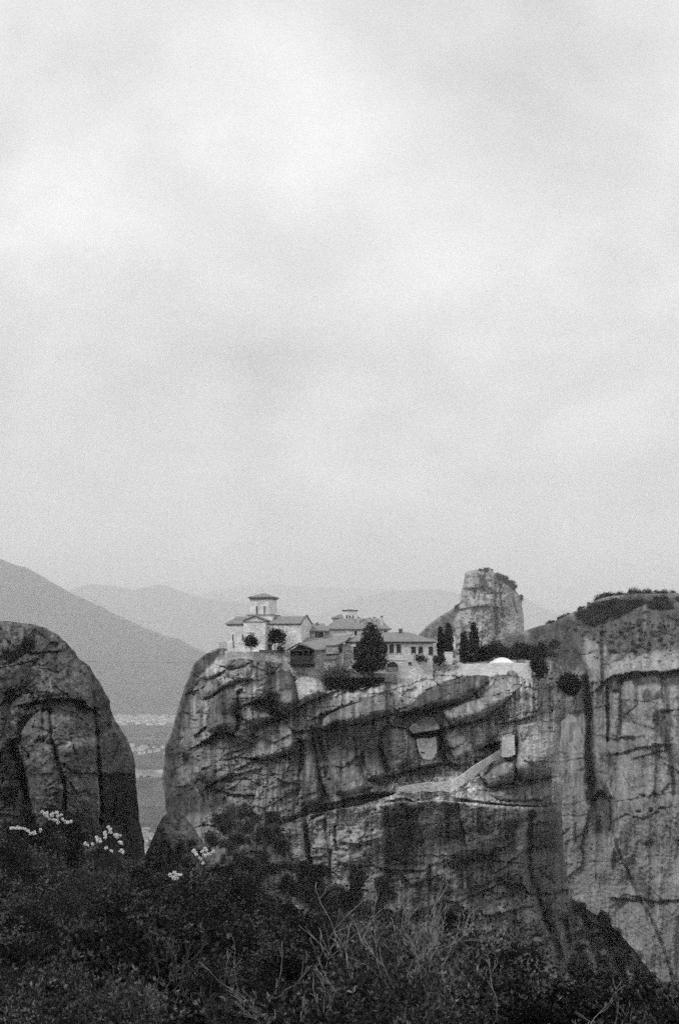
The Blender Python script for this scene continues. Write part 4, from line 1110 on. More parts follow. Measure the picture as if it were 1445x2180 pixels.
# nave body with its gable end on the right
m.v = [(0, 0, 0), (u1, 0, 0), (u1, DEP, 0), (0, DEP, 0), (0, 0, ze), (u1, 0, ze), (u1, DEP, ze), (0, DEP, ze), (u1, DEP / 2, zr - 0.1), (0, DEP / 2, zr - 0.1)]
m.f = [(3, 2, 1, 0), (0, 1, 5, 4), (1, 2, 6, 8, 5), (2, 3, 7, 6), (3, 0, 4, 9, 7), (4, 5, 8, 9), (6, 7, 9, 8)]
m.build('wall', M['plaster'], church)
roof_mb(-0.4, u1 - 0.15, -0.35, DEP + 0.35, ze, zr, 0.7, u1 - 0.15, 0.18).build('roof', M['tile'], church)
b_ = MB()
for sgn in (0, 1):
    v0, v1 = (-0.45, DEP / 2) if sgn == 0 else (DEP / 2, DEP + 0.45)
    z0, z1 = (ze + 0.05, zr + 0.12) if sgn == 0 else (zr + 0.12, ze + 0.05)
    b_.hull([(u1 - 0.149, v0, z0), (u1 + 0.12, v0, z0), (u1 + 0.12, v1, z1), (u1 - 0.149, v1, z1)], [(u1 - 0.149, v0, z0 + 0.2), (u1 + 0.12, v0, z0 + 0.2), (u1 + 0.12, v1, z1 + 0.2), (u1 - 0.149, v1, z1 + 0.2)])
b_.build('gable_coping', M['tile_dark'], church)
# transept bay with its pediment
ta, tb = u(523.5), u(570)
tm = (ta + tb) / 2
MB().prism([(ta, 0), (tb, 0), (tb, w(1324)), (ta, w(1324))], -1.3, -0.003).build('transept_wall', M['plaster'], church)
MB().prism([(ta - 0.15, w(1323.9)), (tb + 0.15, w(1323.9)), (tm, w(1313.5))], -1.15, DEP / 2).build('pediment', M['trim'], church)
p_ = MB()
p_.hull([(ta - 0.3, -1.5, w(1322.8)), (tm, -1.5, w(1312.3)), (tm, DEP / 2, w(1312.3)), (ta - 0.3, DEP / 2, w(1322.8))], [(ta - 0.3, -1.5, w(1321)), (tm, -1.5, w(1310.6)), (tm, DEP / 2, w(1310.6)), (ta - 0.3, DEP / 2, w(1321))])
p_.hull([(tm + 0.002, -1.5, w(1312.3)), (tb + 0.3, -1.5, w(1322.8)), (tb + 0.3, DEP / 2, w(1322.8)), (tm + 0.002, DEP / 2, w(1312.3))], [(tm + 0.002, -1.5, w(1310.6)), (tb + 0.3, -1.5, w(1321)), (tb + 0.3, DEP / 2, w(1321)), (tm + 0.002, DEP / 2, w(1310.6))])
p_.build('transept_roof', M['tile'], church)
MB().box(ta - 0.12, tb + 0.12, -1.42, -1.302, w(1325.4), w(1323.9)).build('cornice', M['tile_dark'], church)
# drum
du, dv = u(549.5), DEP / 2
MB().box(du - 3.1, du + 3.1, dv - 3.1, dv + 3.1, w(1322), w(1309.4)).build('drum_base', M['plaster'], church)
MB().box(du - 3.35, du + 3.35, dv - 3.35, dv + 3.35, w(1309.39), w(1308.4)).build('drum_ledge', M['tile_dark'], church)
def octo(r, c, z): return [(du + x, dv + y, z) for x, y in [(-c, -r), (c, -r), (r, -c), (r, c), (c, r), (-c, r), (-r, c), (-r, -c)]]
MB().hull(octo(2.62, 2.15, w(1308.38)), octo(2.62, 2.15, w(1275.5))).build('drum', M['plaster'], church)
for k, (z0, z1, r) in enumerate([(1275.48, 1273.9, 2.85), (1273.88, 1272.4, 2.98), (1272.38, 1271, 3.15)]):
    MB().hull(octo(r, r - .5, w(z0)), octo(r, r - .5, w(z1))).build('drum_cornice', M['tile_dark' if k != 1 else 'trim'], church)
cp = MB(); ring = octo(3.2, 2.6, w(1270.98)); top = octo(0.35, 0.2, w(1262))
cp.hull(ring, top); cp.build('drum_roof', M['tile'], church)
for px_ in (552.6 - 10, 569 - 10):
    window(church, u(px_), w(1306.5), w(1290), 0.16, dv - 2.62, 0.16, 0.09, 'plaster')
for px_, y0, y1, hw in [(496.5, 1363, 1350.5, 0.15), (517.3, 1363.5, 1350, 0.15)]:
    window(church, u(px_), w(y0), w(y1), hw, 0, 0.15, 0.08, 'plaster')
for px_, y0 in [(539.5, 1360), (544.2, 1363)]:
    window(church, u(px_), w(y0), w(1346.5), 0.13, -1.3, 0.13, 0.06, 'plaster')
MB().tube([(u(497.6), -0.1, w(1379.5)), (u(497.3), -0.1, w(1364.5))], 0.09).build('drainpipe', M['wood'], church)
dr = MB().box(u(571.8), u(579.6), -0.12, 0.02, w(1386), w(1372)).build('door', M['wood'], church)
MB().box(u(571.2), u(580.2), -0.16, 0.01, w(1371.99), w(1371)).build('lintel', M['trim'], dr)
for px0, px1 in ((571.5, 641),):
    MB().box(u(px0), u(px1), -0.2, -0.002, w(1331.2), w(1329.6)).build('eaves', M['tile_dark'], church)
MB().box(u(483), u(523), -0.2, -0.002, w(1331.4), w(1329.6)).build('eaves', M['tile_dark'], church)

# ---- refectory range in the middle, with chimneys
fr = Frame(699, 1366, 276); u, w = fr.u, fr.w
ref = empty('refectory_building', fr.o, 'stone range in the middle under one tiled roof with a row of chimneys', 'building')
MB().box(u(690), u(826), 0, 9, 0, w(1340.2)).build('wall', M['plaster'], ref)
rf = roof_mb(u(686), u(833), -0.5, 9.5, w(1340), w(1315), u(722), u(806), 0.2).build('roof', M['tile'], ref)
MB().box(u(688), u(831), -0.42, -0.003, w(1341.6), w(1340.2)).build('eaves', M['tile_dark'], ref)
for px_, y0, y1, hw, v_ in [(763, 1330, 1312.5, .28, 2.2), (775.5, 1330, 1317, .25, 2.0), (787.5, 1330, 1314, .30, 2.8), (797, 1330, 1312.5, .30, 2.6), (812.8, 1336, 1310.5, .36, 1.2), (771, 1330, 1320, .22, 1.6)]:
    c = MB().box(u(px_) - hw, u(px_) + hw, v_, v_ + 2 * hw, w(y0), w(y1 + 2)).build('chimney', M['rubble'], ref)
    MB().hull([(u(px_) - hw - .1, v_ - .1, w(y1 + 1.99)), (u(px_) + hw + .1, v_ - .1, w(y1 + 1.99)), (u(px_) + hw + .1, v_ + 2 * hw + .1, w(y1 + 1.99)), (u(px_) - hw - .1, v_ + 2 * hw + .1, w(y1 + 1.99))],
              [(u(px_) - .1, v_ + hw - .1, w(y1 - .6)), (u(px_) + .1, v_ + hw - .1, w(y1 - .6)), (u(px_) + .1, v_ + hw + .1, w(y1 - .6)), (u(px_) - .1, v_ + hw + .1, w(y1 - .6))]).build('chimney_cap', M['tile_dark'], c)
for px_ in (757, 820):
    window(ref, u(px_), w(1353), w(1342.5), 0.32, 0, 0, 0.1, 'trim')
# lantern block behind it
fr = Frame(729, 1326, 287); u, w = fr.u, fr.w
lan = empty('lantern_tower', fr.o, 'small pale flat-capped lantern tower rising behind the chimneys', 'tower')
MB().box(u(730), u(760.5), 0, 4, 0, w(1300)).build('wall', M['plaster'], lan)
MB().box(u(728.6), u(762), -0.25, 4.25, w(1299.9), w(1298.6)).build('cap', M['tile_dark'], lan)
MB().hull([(u(730), 0, w(1300)), (u(760), 0, w(1300)), (u(760), 4, w(1300)), (u(730), 4, w(1300))], [(u(742), 1.8, w(1296)), (u(748), 1.8, w(1296)), (u(748), 2.2, w(1296)), (u(742), 2.2, w(1296))]).build('roof', M['tile'], lan)
roof_mb(u(705), u(729.8), -0.3, 3.6, w(1316), w(1307.6), u(722), u(729.8), 0.15).build('side_roof', M['tile'], lan)
MB().box(u(707), u(729.7), 0, 3.4, 0, w(1316.1)).build('side_wall', M['rubble'], lan)
for px_ in (738, 744, 751):
    window(lan, u(px_), w(1317.5), w(1309.5), 0.16, 0, 0.16, 0.07, 'plaster')
# ---- left range between church and refectory
fr = Frame(641, 1369, 272); u, w = fr.u, fr.w
lr = empty('cell_range', fr.o, 'low range of cells with dark windows under the roof beside the church', 'building')
MB().box(u(643), u(688.6), 0, 7, 0, w(1344.2)).build('wall', M['rubble'], lr)
roof_mb(u(638.5), u(702), -0.55, 7.5, w(1344), w(1326.5), u(663), u(690), 0.2).build('roof', M['tile'], lr)
MB().box(u(640), u(688.5), -0.5, -0.003, w(1345.6), w(1344.2)).build('eaves', M['tile_dark'], lr)
for px_ in (644.8, 649.8, 659, 674, 680.5, 686):
    window(lr, u(px_), w(1356.5), w(1346.8), 0.24, 0, 0, 0.06, 'wood')
MB().hull([(u(670) + x, -0.2 + y, w(1327)) for x, y in [(-.3, -.3), (.3, -.3), (.3, .3), (-.3, .3)]], [(u(670) + x, -0.2 + y, w(1322)) for x, y in [(-.12, -.12), (.12, -.12), (.12, .12), (-.12, .12)]]) if False else None
cv = MB().box(u(672.2), u(676.6), 2.4, 2.9, w(1334), w(1324.5)).build('chimney', M['tile_dark'], lr)
# ---- building behind the balcony, with the little apse
fr = Frame(600, 1392, 266); u, w = fr.u, fr.w
bb = empty('outbuilding', fr.o, 'low stone outbuilding behind the timber balcony, with thin tiled eaves', 'building')
MB().box(u(607), u(688), 0, 6, 0, w(1369.2)).build('wall', M['rubble'], bb)
roof_mb(u(597.5), u(694), -0.6, 6.5, w(1369), w(1357.5), u(636), u(674), 0.22).build('roof', M['tile'], bb)
for px_ in (610.5, 617.5):
    window(bb, u(px_), w(1386.5), w(1377), 0.2, 0, 0, 0.07)
fr = Frame(626, 1369, 269.0); u, w = fr.u, fr.w
ap = empty('chapel_apse', fr.o, 'tiny round apse with a conical roof beside the church gable', 'chapel')
ring = lambda r, z: [(r * math.cos(2 * PI * k / 12), 1 + r * math.sin(2 * PI * k / 12), z) for k in range(12)]
MB().hull(ring(0.85, -0.6), ring(0.85, w(1362.6))).build('wall', M['plaster'], ap)
MB().hull(ring(1.0, w(1362.5)), ring(0.06, w(1353.5))).build('roof', M['tile_dark'], ap)
MB().hull(ring(0.2, w(1354.5)), ring(0.2, w(1350))).build('finial', M['tile_dark'], ap)

# ---- guest house on the right with arched windows
fr = Frame(728, 1436, 262); u, w = fr.u, fr.w
gh = empty('guest_house', fr.o, 'long stone guest house with hipped tile roof, arched windows and an arched doorway', 'house')
MB().box(u(735), u(921), 0, 9.5, -1, w(1367.2)).build('wall', M['plaster'], gh)
roof_mb(u(731), u(929.5), -0.75, 10.2, w(1367), w(1345), u(772), u(872), 0.22).build('roof', M['tile'], gh)
MB().box(u(733), u(927.5), -0.62, -0.003, w(1369), w(1367.2)).build('eaves', M['wood'], gh)
MB().box(u(729), u(759), -1.1, -0.004, -1, w(1371)).build('corner_block', M['rubble'], gh)
for px_ in (820, 833.4, 848.2):
    window(gh, u(px_), w(1390.2), w(1370.6), 0.52, 0, 0.52, 0.13, 'trim', 4)
for px_ in (879.6, 894.8):
    window(gh, u(px_), w(1391), w(1376.6), 0.54, 0, 0, 0.1, 'trim', 4)
window(gh, u(756), w(1391), w(1377), 0.5, -1.1, 0, 0.1, 'trim', 3)
window(gh, u(872), w(1415.5), w(1409.2), 0.36, 0, 0, 0.08)
dw = window(gh, u(834.8), w(1431), w(1409), 1.35, 0, 1.35, 0.3, 'trim', name='doorway')
MB().prism(arch_poly(u(834.8), w(1431), w(1420.5), 1.3, 0.01), -0.06, -0.037).build('door', M['rubble_dark'], dw)
MB().box(u(818), u(862), -0.12, -0.002, w(1405.6), w(1404.2)).build('string_course', M['trim'], gh)
po = window(gh, u(916.5), w(1393), w(1377), 0.42, 0, 0, 0.08, 'wood', name='porch_opening')
vt = MB().box(u(850.5), u(858.8), 4.0, 4.8, w(1348), w(1338.5)).build('chimney', M['tile_dark'], gh)
MB().box(u(849.8), u(859.6), 3.9, 4.9, w(1338.49), w(1337.2)).build('chimney_cap', M['rubble_dark'], vt)
MB().box(u(861), u(868), 4.2, 4.9, w(1349), w(1346.6)).build('roof_vent', M['tile_dark'], gh)

# ---- winch house: lower wing with sloping roof and the timber balcony
fr = Frame(620, 1428, 259.5); u, w = fr.u, fr.w
wh = empty('winch_house', fr.o, 'lower wing with a long sloping tile roof ending in a dark timber balcony', 'house')
MB().prism([(u(618), -2.2), (u(731), -2.2), (u(731), w(1369.5)), (u(692), w(1382)), (u(663), w(1385)), (u(618), w(1387))], 0, 4.5).build('wall', M['rubble'], wh)
rq = [(u(656), -0.8, w(1385.6)), (u(692), -0.8, w(1382)), (u(734.5), -0.4, w(1366.5)), (u(753), 4.6, w(1348.5)), (u(700), 4.6, w(1358.6)), (u(640), 4.6, w(1369.5))]
MB().hull([(a, b, c - 0.14) for a, b, c in rq], [(a, b, c + 0.14) for a, b, c in rq]).build('roof', M['tile'], wh)
# balcony
bx0, bx1, bf = u(619), u(667.2), -3.4
MB().box(u(615), u(670.6), bf - 0.35, -0.003, w(1413), w(1409.8)).build('balcony_floor', M['wood'], wh)
MB().box(u(618.9), u(667.4), -0.25, -0.004, w(1409.7), w(1385)).build('balcony_back', M['wood'], wh)
for k in range(11):
    x = u(622 + k * 4.6)
    MB().hull([(x - .09, bf - 0.3, w(1414)), (x + .09, bf - 0.3, w(1414)), (x + .09, -0.005, w(1421.5)), (x - .09, -0.005, w(1421.5))], [(x - .09, bf - 0.3, w(1413.02)), (x + .09, bf - 0.3, w(1413.02)), (x + .09, -0.005, w(1413.02)), (x - .09, -0.005, w(1413.02))]).build('bracket', M['wood'], wh)
for px_ in (620, 632.5, 645.6, 658, 666.4):
    MB().box(u(px_) - .1, u(px_) + .1, bf, bf + .2, w(1409.79), w(1385)).build('post', M['wood'], wh)
MB().box(bx0, bx1, bf + 0.04, bf + 0.16, w(1398.2), w(1396.4)).build('handrail', M['wood'], wh)
for k in range(24):
    x = bx0 + 0.15 + k * (bx1 - bx0 - 0.3) / 23
    MB().box(x - .085, x + .085, bf + 0.06, bf + 0.14, w(1409.79), w(1398.21)).build('plank', M['wood'], wh)
MB().box(bx0, bx0 + 0.1, bf + 0.21, -0.26, w(1409.79), w(1397)).build('side_panel', M['wood'], wh)
MB().box(bx1 - 0.1, bx1, bf + 0.21, -0.26, w(1409.79), w(1385)).build('side_panel', M['wood'], wh)
g_ = MB()
ax, ay, bx_, cx_ = u(638.8), w(1369.2), u(611), u(672)
for (e0, e1) in (((bx_, w(1384.4)), (ax, ay)), ((ax + 0.002, ay), (cx_, w(1384.4)))):
    g_.hull([(e0[0], bf - 0.6, e0[1] - .1), (e1[0], bf - 0.6, e1[1] - .1), (e1[0], 2.2, e1[1] - .1), (e0[0], 2.2, e0[1] - .1)], [(e0[0], bf - 0.6, e0[1] + .12), (e1[0], bf - 0.6, e1[1] + .12), (e1[0], 2.2, e1[1] + .12), (e0[0], 2.2, e0[1] + .12)])
g_.build('balcony_roof', M['tile_dark'], wh)
gb = MB().prism([(u(622), w(1383.5)), (u(662), w(1383.5)), (ax, w(1371.5))], bf + 0.9, bf + 1.0).build('gable_boards', M['wood'], wh)
MB().box(u(616), u(669), bf + 0.02, bf + 0.2, w(1385), w(1383.2)).build('tie_beam', M['wood'], wh)
# bay box and recess on the wing
MB().box(u(694), u(720.5), -1.0, -0.003, w(1392), w(1375.6)).build('bay', M['rubble_dark'], wh)
MB().box(u(693), u(721.4), -1.15, 0.1, w(1375.59), w(1373.8)).build('bay_cap', M['tile_dark'], wh)
MB().box(u(721.6), u(728.8), -0.2, -0.002, w(1388), w(1370)).build('recess_shade', M['pane'], wh)  # dark panel painted as the shadow in the gap beside the bay
# ---- shed below
fr = Frame(688, 1424, 257.5); u, w = fr.u, fr.w
sh = empty('lean_to_shed', fr.o, 'small lean-to shed with a dark sloping tile roof below the winch house', 'shed')
MB().box(u(690.5), u(713), 0, 2.0, -1.2, w(1403.5)).build('wall', M['rubble'], sh)
q0 = [(u(686.5), -0.4, w(1405)), (u(713.5), -0.4, w(1403.6)), (u(723), 2.4, w(1390.2)), (u(692.5), 2.4, w(1394))]
MB().hull([(a, b, c - .1) for a, b, c in q0], [(a, b, c + .1) for a, b, c in q0]).build('roof', M['tile_dark'], sh)
window(sh, u(699.6), w(1420), w(1415.5), 0.13, 0, 0, 0.05, 'rubble')

# ---- retaining walls of the terraces
def wall_thing(name, label, pts, d, th, mat, coping=None, cat='wall', d2=None):
    """pts: (px, top row, bottom row) along the wall"""
    d2 = d if d2 is None else d2
    n = len(pts)
    ds = [d + (d2 - d) * i / (n - 1) for i in range(n)]
    o = W(pts[0][0], pts[0][2], ds[0])
    e = empty(name, o, label, cat)
    m = MB(); vs = []
    for (px, t, b), q in zip(pts, ds):
        A, B_ = W(px, t, q) - o, W(px, b, q) - o
        vs += [tuple(B_), tuple(A), (A.x, A.y + th, A.z), (B_.x, B_.y + th, B_.z)]
    m.v = vs
    for i in range(n - 1):
        a_, b__ = 4 * i, 4 * i + 4
        m.f += [(a_, b__, b__ + 1, a_ + 1), (a_ + 1, b__ + 1, b__ + 2, a_ + 2), (a_ + 2, b__ + 2, b__ + 3, a_ + 3), (a_ + 3, b__ + 3, b__, a_)]
    m.f += [(0, 1, 2, 3), (4 * n - 1, 4 * n - 2, 4 * n - 3, 4 * n - 4)]
    m.build('masonry', M[mat], e)
    if coping:
        c = MB()
        for i in range(n - 1):
            A, B_ = W(pts[i][0], pts[i][1], ds[i]) - o, W(pts[i + 1][0], pts[i + 1][1], ds[i + 1]) - o
            lo = [(A.x, A.y - .15, A.z + .004), (B_.x, B_.y - .15, B_.z + .004), (B_.x, B_.y + th + .1, B_.z + .004), (A.x, A.y + th + .1, A.z + .004)]
            c.hull(lo, [(x, y, z + 0.22) for x, y, z in lo])
        c.build('coping', M[coping], e)
    return e
wall_thing('retaining_wall', 'pale rubble retaining wall under the church, rising straight from the rock', [(478, 1386, 1410), (500, 1387.5, 1440), (552, 1387, 1466), (606, 1387, 1466), (622, 1387, 1466)], 263.6, 3.0, 'rubble', None)
wall_thing('terrace_parapet', 'low dark-topped parapet between the church door and the balcony', [(552, 1385.5, 1389), (580, 1386, 1389), (606, 1385.5, 1389)], 263.2, 0.5, 'rubble_dark', 'tile_dark')
wall_thing('retaining_wall', 'pale rubble retaining wall directly under the timber balcony', [(604, 1396, 1462), (640, 1412, 1462), (700, 1418, 1462), (735, 1420, 1462), (764, 1428, 1462)], 259.6, 3.0, 'rubble', None)
wall_thing('retaining_wall', 'white retaining wall of the right-hand terrace below the bushes', [(985, 1414, 1447), (1010, 1413.5, 1449), (1040, 1412.5, 1449), (1070, 1410.5, 1449), (1100, 1411, 1447), (1130, 1412, 1445)], 261.0, 2.4, 'white_wall', None)
wall_thing('terrace_parapet', 'thin white parapet along the bank left of the stubby white pier', [(893, 1412.5, 1416), (925, 1411, 1415), (948, 1410, 1415)], 263.5, 0.5, 'white_wall', None)
wall_thing('gate_pier', 'stubby white wall pier standing in front of the cypresses', [(946, 1389.5, 1414), (962.5, 1390, 1414)], 262.5, 1.2, 'white_wall', 'white_wall', 'pier')
wall_thing('terrace_wall', 'grey stone wall beside the arched doorway, at the foot of the big conifer', [(742, 1432, 1452), (768, 1430, 1452), (815, 1434, 1452), (845, 1437, 1452)], 259.0, 0.8, 'rubble_dark', None)
wall_thing('stair_parapet', 'short pale parapet sloping down beside the rock below the hedge', [(814, 1458, 1463), (824, 1463, 1469), (848, 1479, 1486), (872, 1495.5, 1503)], 257, 0.6, 'rubble', 'trim', d2=253.0)
# white rounded canopy on the right terrace
me = MB()
o = W(1068, 1412, 263.5)
prof = [(2.9, 0), (2.6, .32), (2.1, .55), (1.6, .95), (1.0, 1.22), (.5, 1.32), (.05, 1.36)]
for r, z in prof:
    me.v += [(r * math.cos(2 * PI * k / 20) * (1 + .05 * math.sin(3 * k)), 0.8 * r * math.sin(2 * PI * k / 20), z + 0.05 * math.sin(5 * k) * (r > 1)) for k in range(20)]
for i in range(len(prof) - 1):
    me.f += [(i * 20 + k, i * 20 + (k + 1) % 20, (i + 1) * 20 + (k + 1) % 20, (i + 1) * 20 + k) for k in range(20)]
cn = empty('canopy', o, 'white low-domed canopy on the right-hand terrace wall', 'canopy')
me.build('canopy_cover', M['white_wall'], cn, True)
for k in range(6):
    q = 2 * PI * k / 6
    MB().box(2.6 * math.cos(q) - .06, 2.6 * math.cos(q) + .06, 2.0 * math.sin(q) - .06, 2.0 * math.sin(q) + .06, -0.6, 0.05).build('post', M['metal'], cn)
# furled flag
fl = empty('flagpole', W(965.8, 1396, 266), 'pole with a furled white flag hanging beside the tall cypress', 'flag')
s = 266 / F
MB().tube([(0, 0, -0.5), (0, 0, 4.9)], [0.05, 0.035], 6).build('pole', M['metal'], fl)
cl = MB(); pts, rad = [], []
for k in range(13):
    t = k / 12
    pts.append((0.05 + 0.10 * math.sin(4 * t), -0.06, 1.15 + 3.5 * t)); rad.append(0.10 + 0.20 * math.sin(PI * min(1, 0.15 + t * 0.85)) * (1 - 0.45 * t) + 0.04 * math.sin(9 * t))
cl.tube(pts, rad, 9).build('flag', M['white'], fl, True)
# look-out railing on the tip of the rock
rl = empty('railing', W(474, 1381, 268), 'thin metal lookout railing at the left end of the church terrace', 'railing')
s = 268 / F
for px_ in (467, 471.5, 476, 480.5):
    MB().tube([((px_ - 474) * s, (px_ > 472) * .8, -0.3), ((px_ - 474) * s, (px_ > 472) * .8, 1.55)], 0.05, 5).build('post', M['metal'], rl)
for z in (0.55, 1.0, 1.5):
    MB().tube([(-7 * s, 0, z), (-2.5 * s, 0, z), (6.5 * s, .8, z)], 0.04, 5).build('rail', M['metal'], rl)
# cables strung across to the rock
c1 = MB(); A, B_ = W(-140, 1403, 172), W(616, 1411, 255)
c1.tube([A.lerp(B_, t) + Vector((0, 0, -0.9 * 4 * t * (1 - t) * 0.2)) for t in np.linspace(0, 1, 30)], 0.022, 5)
tag(c1.build('cable', M['cable']), 'thin steel cable strung level from the left rock towards the timber balcony', 'cable')
c2 = MB(); A, B_ = W(762, 1398.5, 257.5), W(823, 1396, 258.5)
c2.tube([A.lerp(B_, t) + Vector((0, 0, -0.25 * 4 * t * (1 - t))) for t in np.linspace(0, 1, 12)], 0.03, 5)
tag(c2.build('cable', M['cable']), 'pale wire hanging across the front of the big conifer', 'cable')

# ---- painted niche, tunnel stair and path walls on the rock face
def rock_pt(px, py, out=0.0): return W(px, py, R_main.depth(px, py) - out)
def patch_on_rock(name, poly, d_front, th, mat, parent, label=None):
    """a slab whose front outline is given in photograph pixels, standing at distance d_front"""
    m = MB(); n = len(poly)
    fr_ = [W(x, y, d_front) for x, y in poly]
    m.v = [tuple(p) for p in fr_] + [(p.x, p.y + th, p.z) for p in fr_]
    m.f = [tuple(range(n)), tuple(range(2 * n - 1, n - 1, -1))] + [(i, i + n, (i + 1) % n + n, (i + 1) % n) for i in range(n)]
    return m.build(name, M[mat], parent)
dn = max(R_main.depth(x, y) for x, y in [(905, 1580), (910, 1600), (895, 1590), (920, 1610)]) 
dn = min(R_main.depth(x, y) for x, y in [(892, 1576), (905, 1580), (910, 1600), (900, 1590), (920, 1610), (926, 1575), (912, 1614)]) - 0.25
pn = patch_on_rock('plaster_panel', [(886, 1574), (900, 1571), (914, 1573), (927.5, 1568), (929.5, 1590), (929, 1616), (912, 1617), (899.5, 1616), (893, 1606), (889, 1594)], dn, 1.5, 'mottled', None)
tag(pn, 'pale plastered wall panel in the niche under the overhanging slab', 'plaster panel')
sl = MB()
fr_q = [(870, 1550), (878, 1540), (903, 1526), (922, 1525), (931, 1538), (937, 1549), (930, 1552), (903, 1556), (878, 1560)]
sl.hull([tuple(W(x, y + 1.5, dn - 3.0 + (2.4 if y < 1545 else 0))) for x, y in fr_q], [tuple(W(x + (1 if x < 900 else -1), y - 2, dn + 7)) for x, y in fr_q])
ov = sl.build('overhang_slab', M['slab'], None)
tag(ov, 'thick jutting rock slab roofing the niche above the plaster panel', 'rock slab')
sg = patch_on_rock('plaque', [(908.5, 1583), (921, 1582.2), (921.5, 1589.4), (909, 1590)], dn - 0.12, 0.11, 'white', None)
tag(sg, 'small blank white plaque fixed to the plaster panel in the niche', 'plaque')
dR = lambda x, y: R_main.depth(x, y)
def rel(o, pts): return [tuple(Vector(p) - o.location) for p in pts]
def slab_part(name, poly, ds, th, mat, parent):
    m = MB(); n = len(poly)
    fr_ = rel(parent, [W(x, y, q) for (x, y), q in zip(poly, ds)])
    m.v = fr_ + [(x, y + th, z) for x, y, z in fr_]
    m.f = [tuple(range(n - 1, -1, -1)), tuple(range(n, 2 * n))] + [(i, i + n, (i + 1) % n + n, (i + 1) % n)[::-1] for i in range(n)]
    return m.build(name, M[mat], parent)
def strip_on_rock(name, label, pts, out, th, mat, coping=None, hidden=9):
    """a wall that follows the rock: (px, top row, bottom row), standing 'out' metres before the rock at its foot"""
    dd = [min(dR(a, c), dR(a, b), dR(a, .5 * b + .5 * c)) - out for a, b, c in pts]
    dd = [min(dd[max(0, i - 1):i + 2]) for i in range(len(dd))]
    dd = np.convolve(np.pad(dd, 1, 'edge'), [.25, .5, .25], 'valid')
    pts = [(a, b + (0.9 * math.sin(a * 1.7) + 0.6 * math.sin(a * .61)) * (0 < i < len(pts) - 1), c) for i, (a, b, c) in enumerate(pts)]
    o = W(pts[0][0], pts[0][2], dd[0]); e = empty(name, o, label, 'wall')
    m = MB(); vs = []
    for (px, t, b), q in zip(pts, dd):
        A, B_ = W(px, t, q) - o, W(px, b + hidden, q) - o
        vs += [tuple(B_), tuple(A), (A.x, A.y + th, A.z), (B_.x, B_.y + th, B_.z)]
    m.v = vs; n = len(pts)
    for i in range(n - 1):
        a_, b__ = 4 * i, 4 * i + 4
        m.f += [(a_, b__, b__ + 1, a_ + 1), (a_ + 1, b__ + 1, b__ + 2, a_ + 2), (a_ + 2, b__ + 2, b__ + 3, a_ + 3), (a_ + 3, b__ + 3, b__, a_)]
    m.f += [(0, 1, 2, 3), (4 * n - 1, 4 * n - 2, 4 * n - 3, 4 * n - 4)]
    m.build('masonry', M[mat], e)
    return e, dd
st, sd_ = strip_on_rock('stair_wall', 'pale stone stair wall climbing to a tower-like block at the tunnel mouth',
    [(958, 1666, 1684), (972, 1657, 1675), (988, 1646, 1664), (1004, 1634.5, 1652), (1020, 1624, 1640), (1036, 1613, 1627), (1052, 1603, 1616), (1069, 1592, 1610), (1090, 1590, 1606)], 0.5, 1.0, 'plaster', hidden=4)
db = min([float(sd_[-1])] + [dR(x, y) for x in (1069, 1076, 1084, 1094) for y in (1568, 1576, 1586, 1596, 1604)]) - 0.2
slab_part('block', [(1067.8, 1570), (1079, 1563.5), (1094, 1564.5), (1096, 1606), (1082, 1612), (1067, 1611)], [db, db, db + .3, db + .3, db + .1, db], 3.2, 'plaster', st)
slab_part('tunnel_mouth', [(1055, 1585), (1061, 1582.5), (1066, 1582), (1066.5, 1592), (1058, 1598), (1054, 1598)], [dR(1060, 1590) - 0.1] * 6, 0.4, 'pane', st)
pw, pd_ = strip_on_rock('path_wall', 'rubble wall holding up the path along the ledge below the niche',
    [(846, 1679, 1687), (862, 1673, 1684), (880, 1670, 1685), (900, 1667, 1681), (920, 1665.5, 1683), (940, 1664.5, 1680), (957.6, 1664, 1684)], 0.4, 1.0, 'rubble', hidden=3)
d1 = float(pd_.min())
pl2 = empty('marker_post', W(844, 1690, d1 - 0.5), 'thin pale post standing at the left end of the path wall', 'post')
MB().tube([(0, 0, -1.5), (0, 0, 2.1)], 0.06, 6).build('pole', M['trim'], pl2)
MB().box(-.1, .1, -.1, .1, 2.1, 2.25).build('cap', M['trim'], pl2)

# ================================================================== village and fields in the valley
hm_w = MB().box(-5.5, 5.5, -4, 4, 0, 6.5).mesh('wall'); hm_w.materials.append(M['house'])
hm_r = roof_mb(-6, 6, -4.5, 4.5, 6.51, 8.8, -3, 3, 0.2).mesh('roof'); hm_r.materials.append(M['tile'])
def house(name, x, y, z, rz, sc, label, group, parts=True):
    e = empty(name, (x, y, z), label, 'house', group, rz)
    e.scale = (sc, sc, sc)
    link('wall', hm_w, None, e); link('roof', hm_r, None, e)
    return e
rr = random.Random(5)
for k in range(46):
    py = rr.uniform(1768, 1822); d = 720000.0 / (py - 1400); px = rr.uniform(296, 345)
    p = W(px, py, d)
    house('village_house', p.x, d, p.z - 1, rr.uniform(-.6, .6), rr.uniform(.7, 1.25), 'pale rendered village house on the valley floor in the gap between the rocks', 'village houses in the valley gap')
for k in range(22):
    py = rr.uniform(1588, 1607); d = 720000.0 / (py - 1400); px = rr.uniform(268, 356)
    p = W(px, py, d)
    house('valley_house', p.x, d, -1, rr.uniform(-.6, .6), rr.uniform(.8, 1.6), 'far pale house along the straight valley road left of the pillar', 'houses along the valley road')
for k in range(150):
    py = 1524 + abs(rr.gauss(0, 8)) + 5 * rr.random(); d = 720000.0 / (py - 1400); px = rr.uniform(226, 384)
    p = W(px, py, d)
    house('town_house', p.x, d, -1, rr.uniform(-.8, .8), rr.uniform(.9, 2.0), 'tiny hazy white house of the far town at the mountain foot', 'houses of the far town')
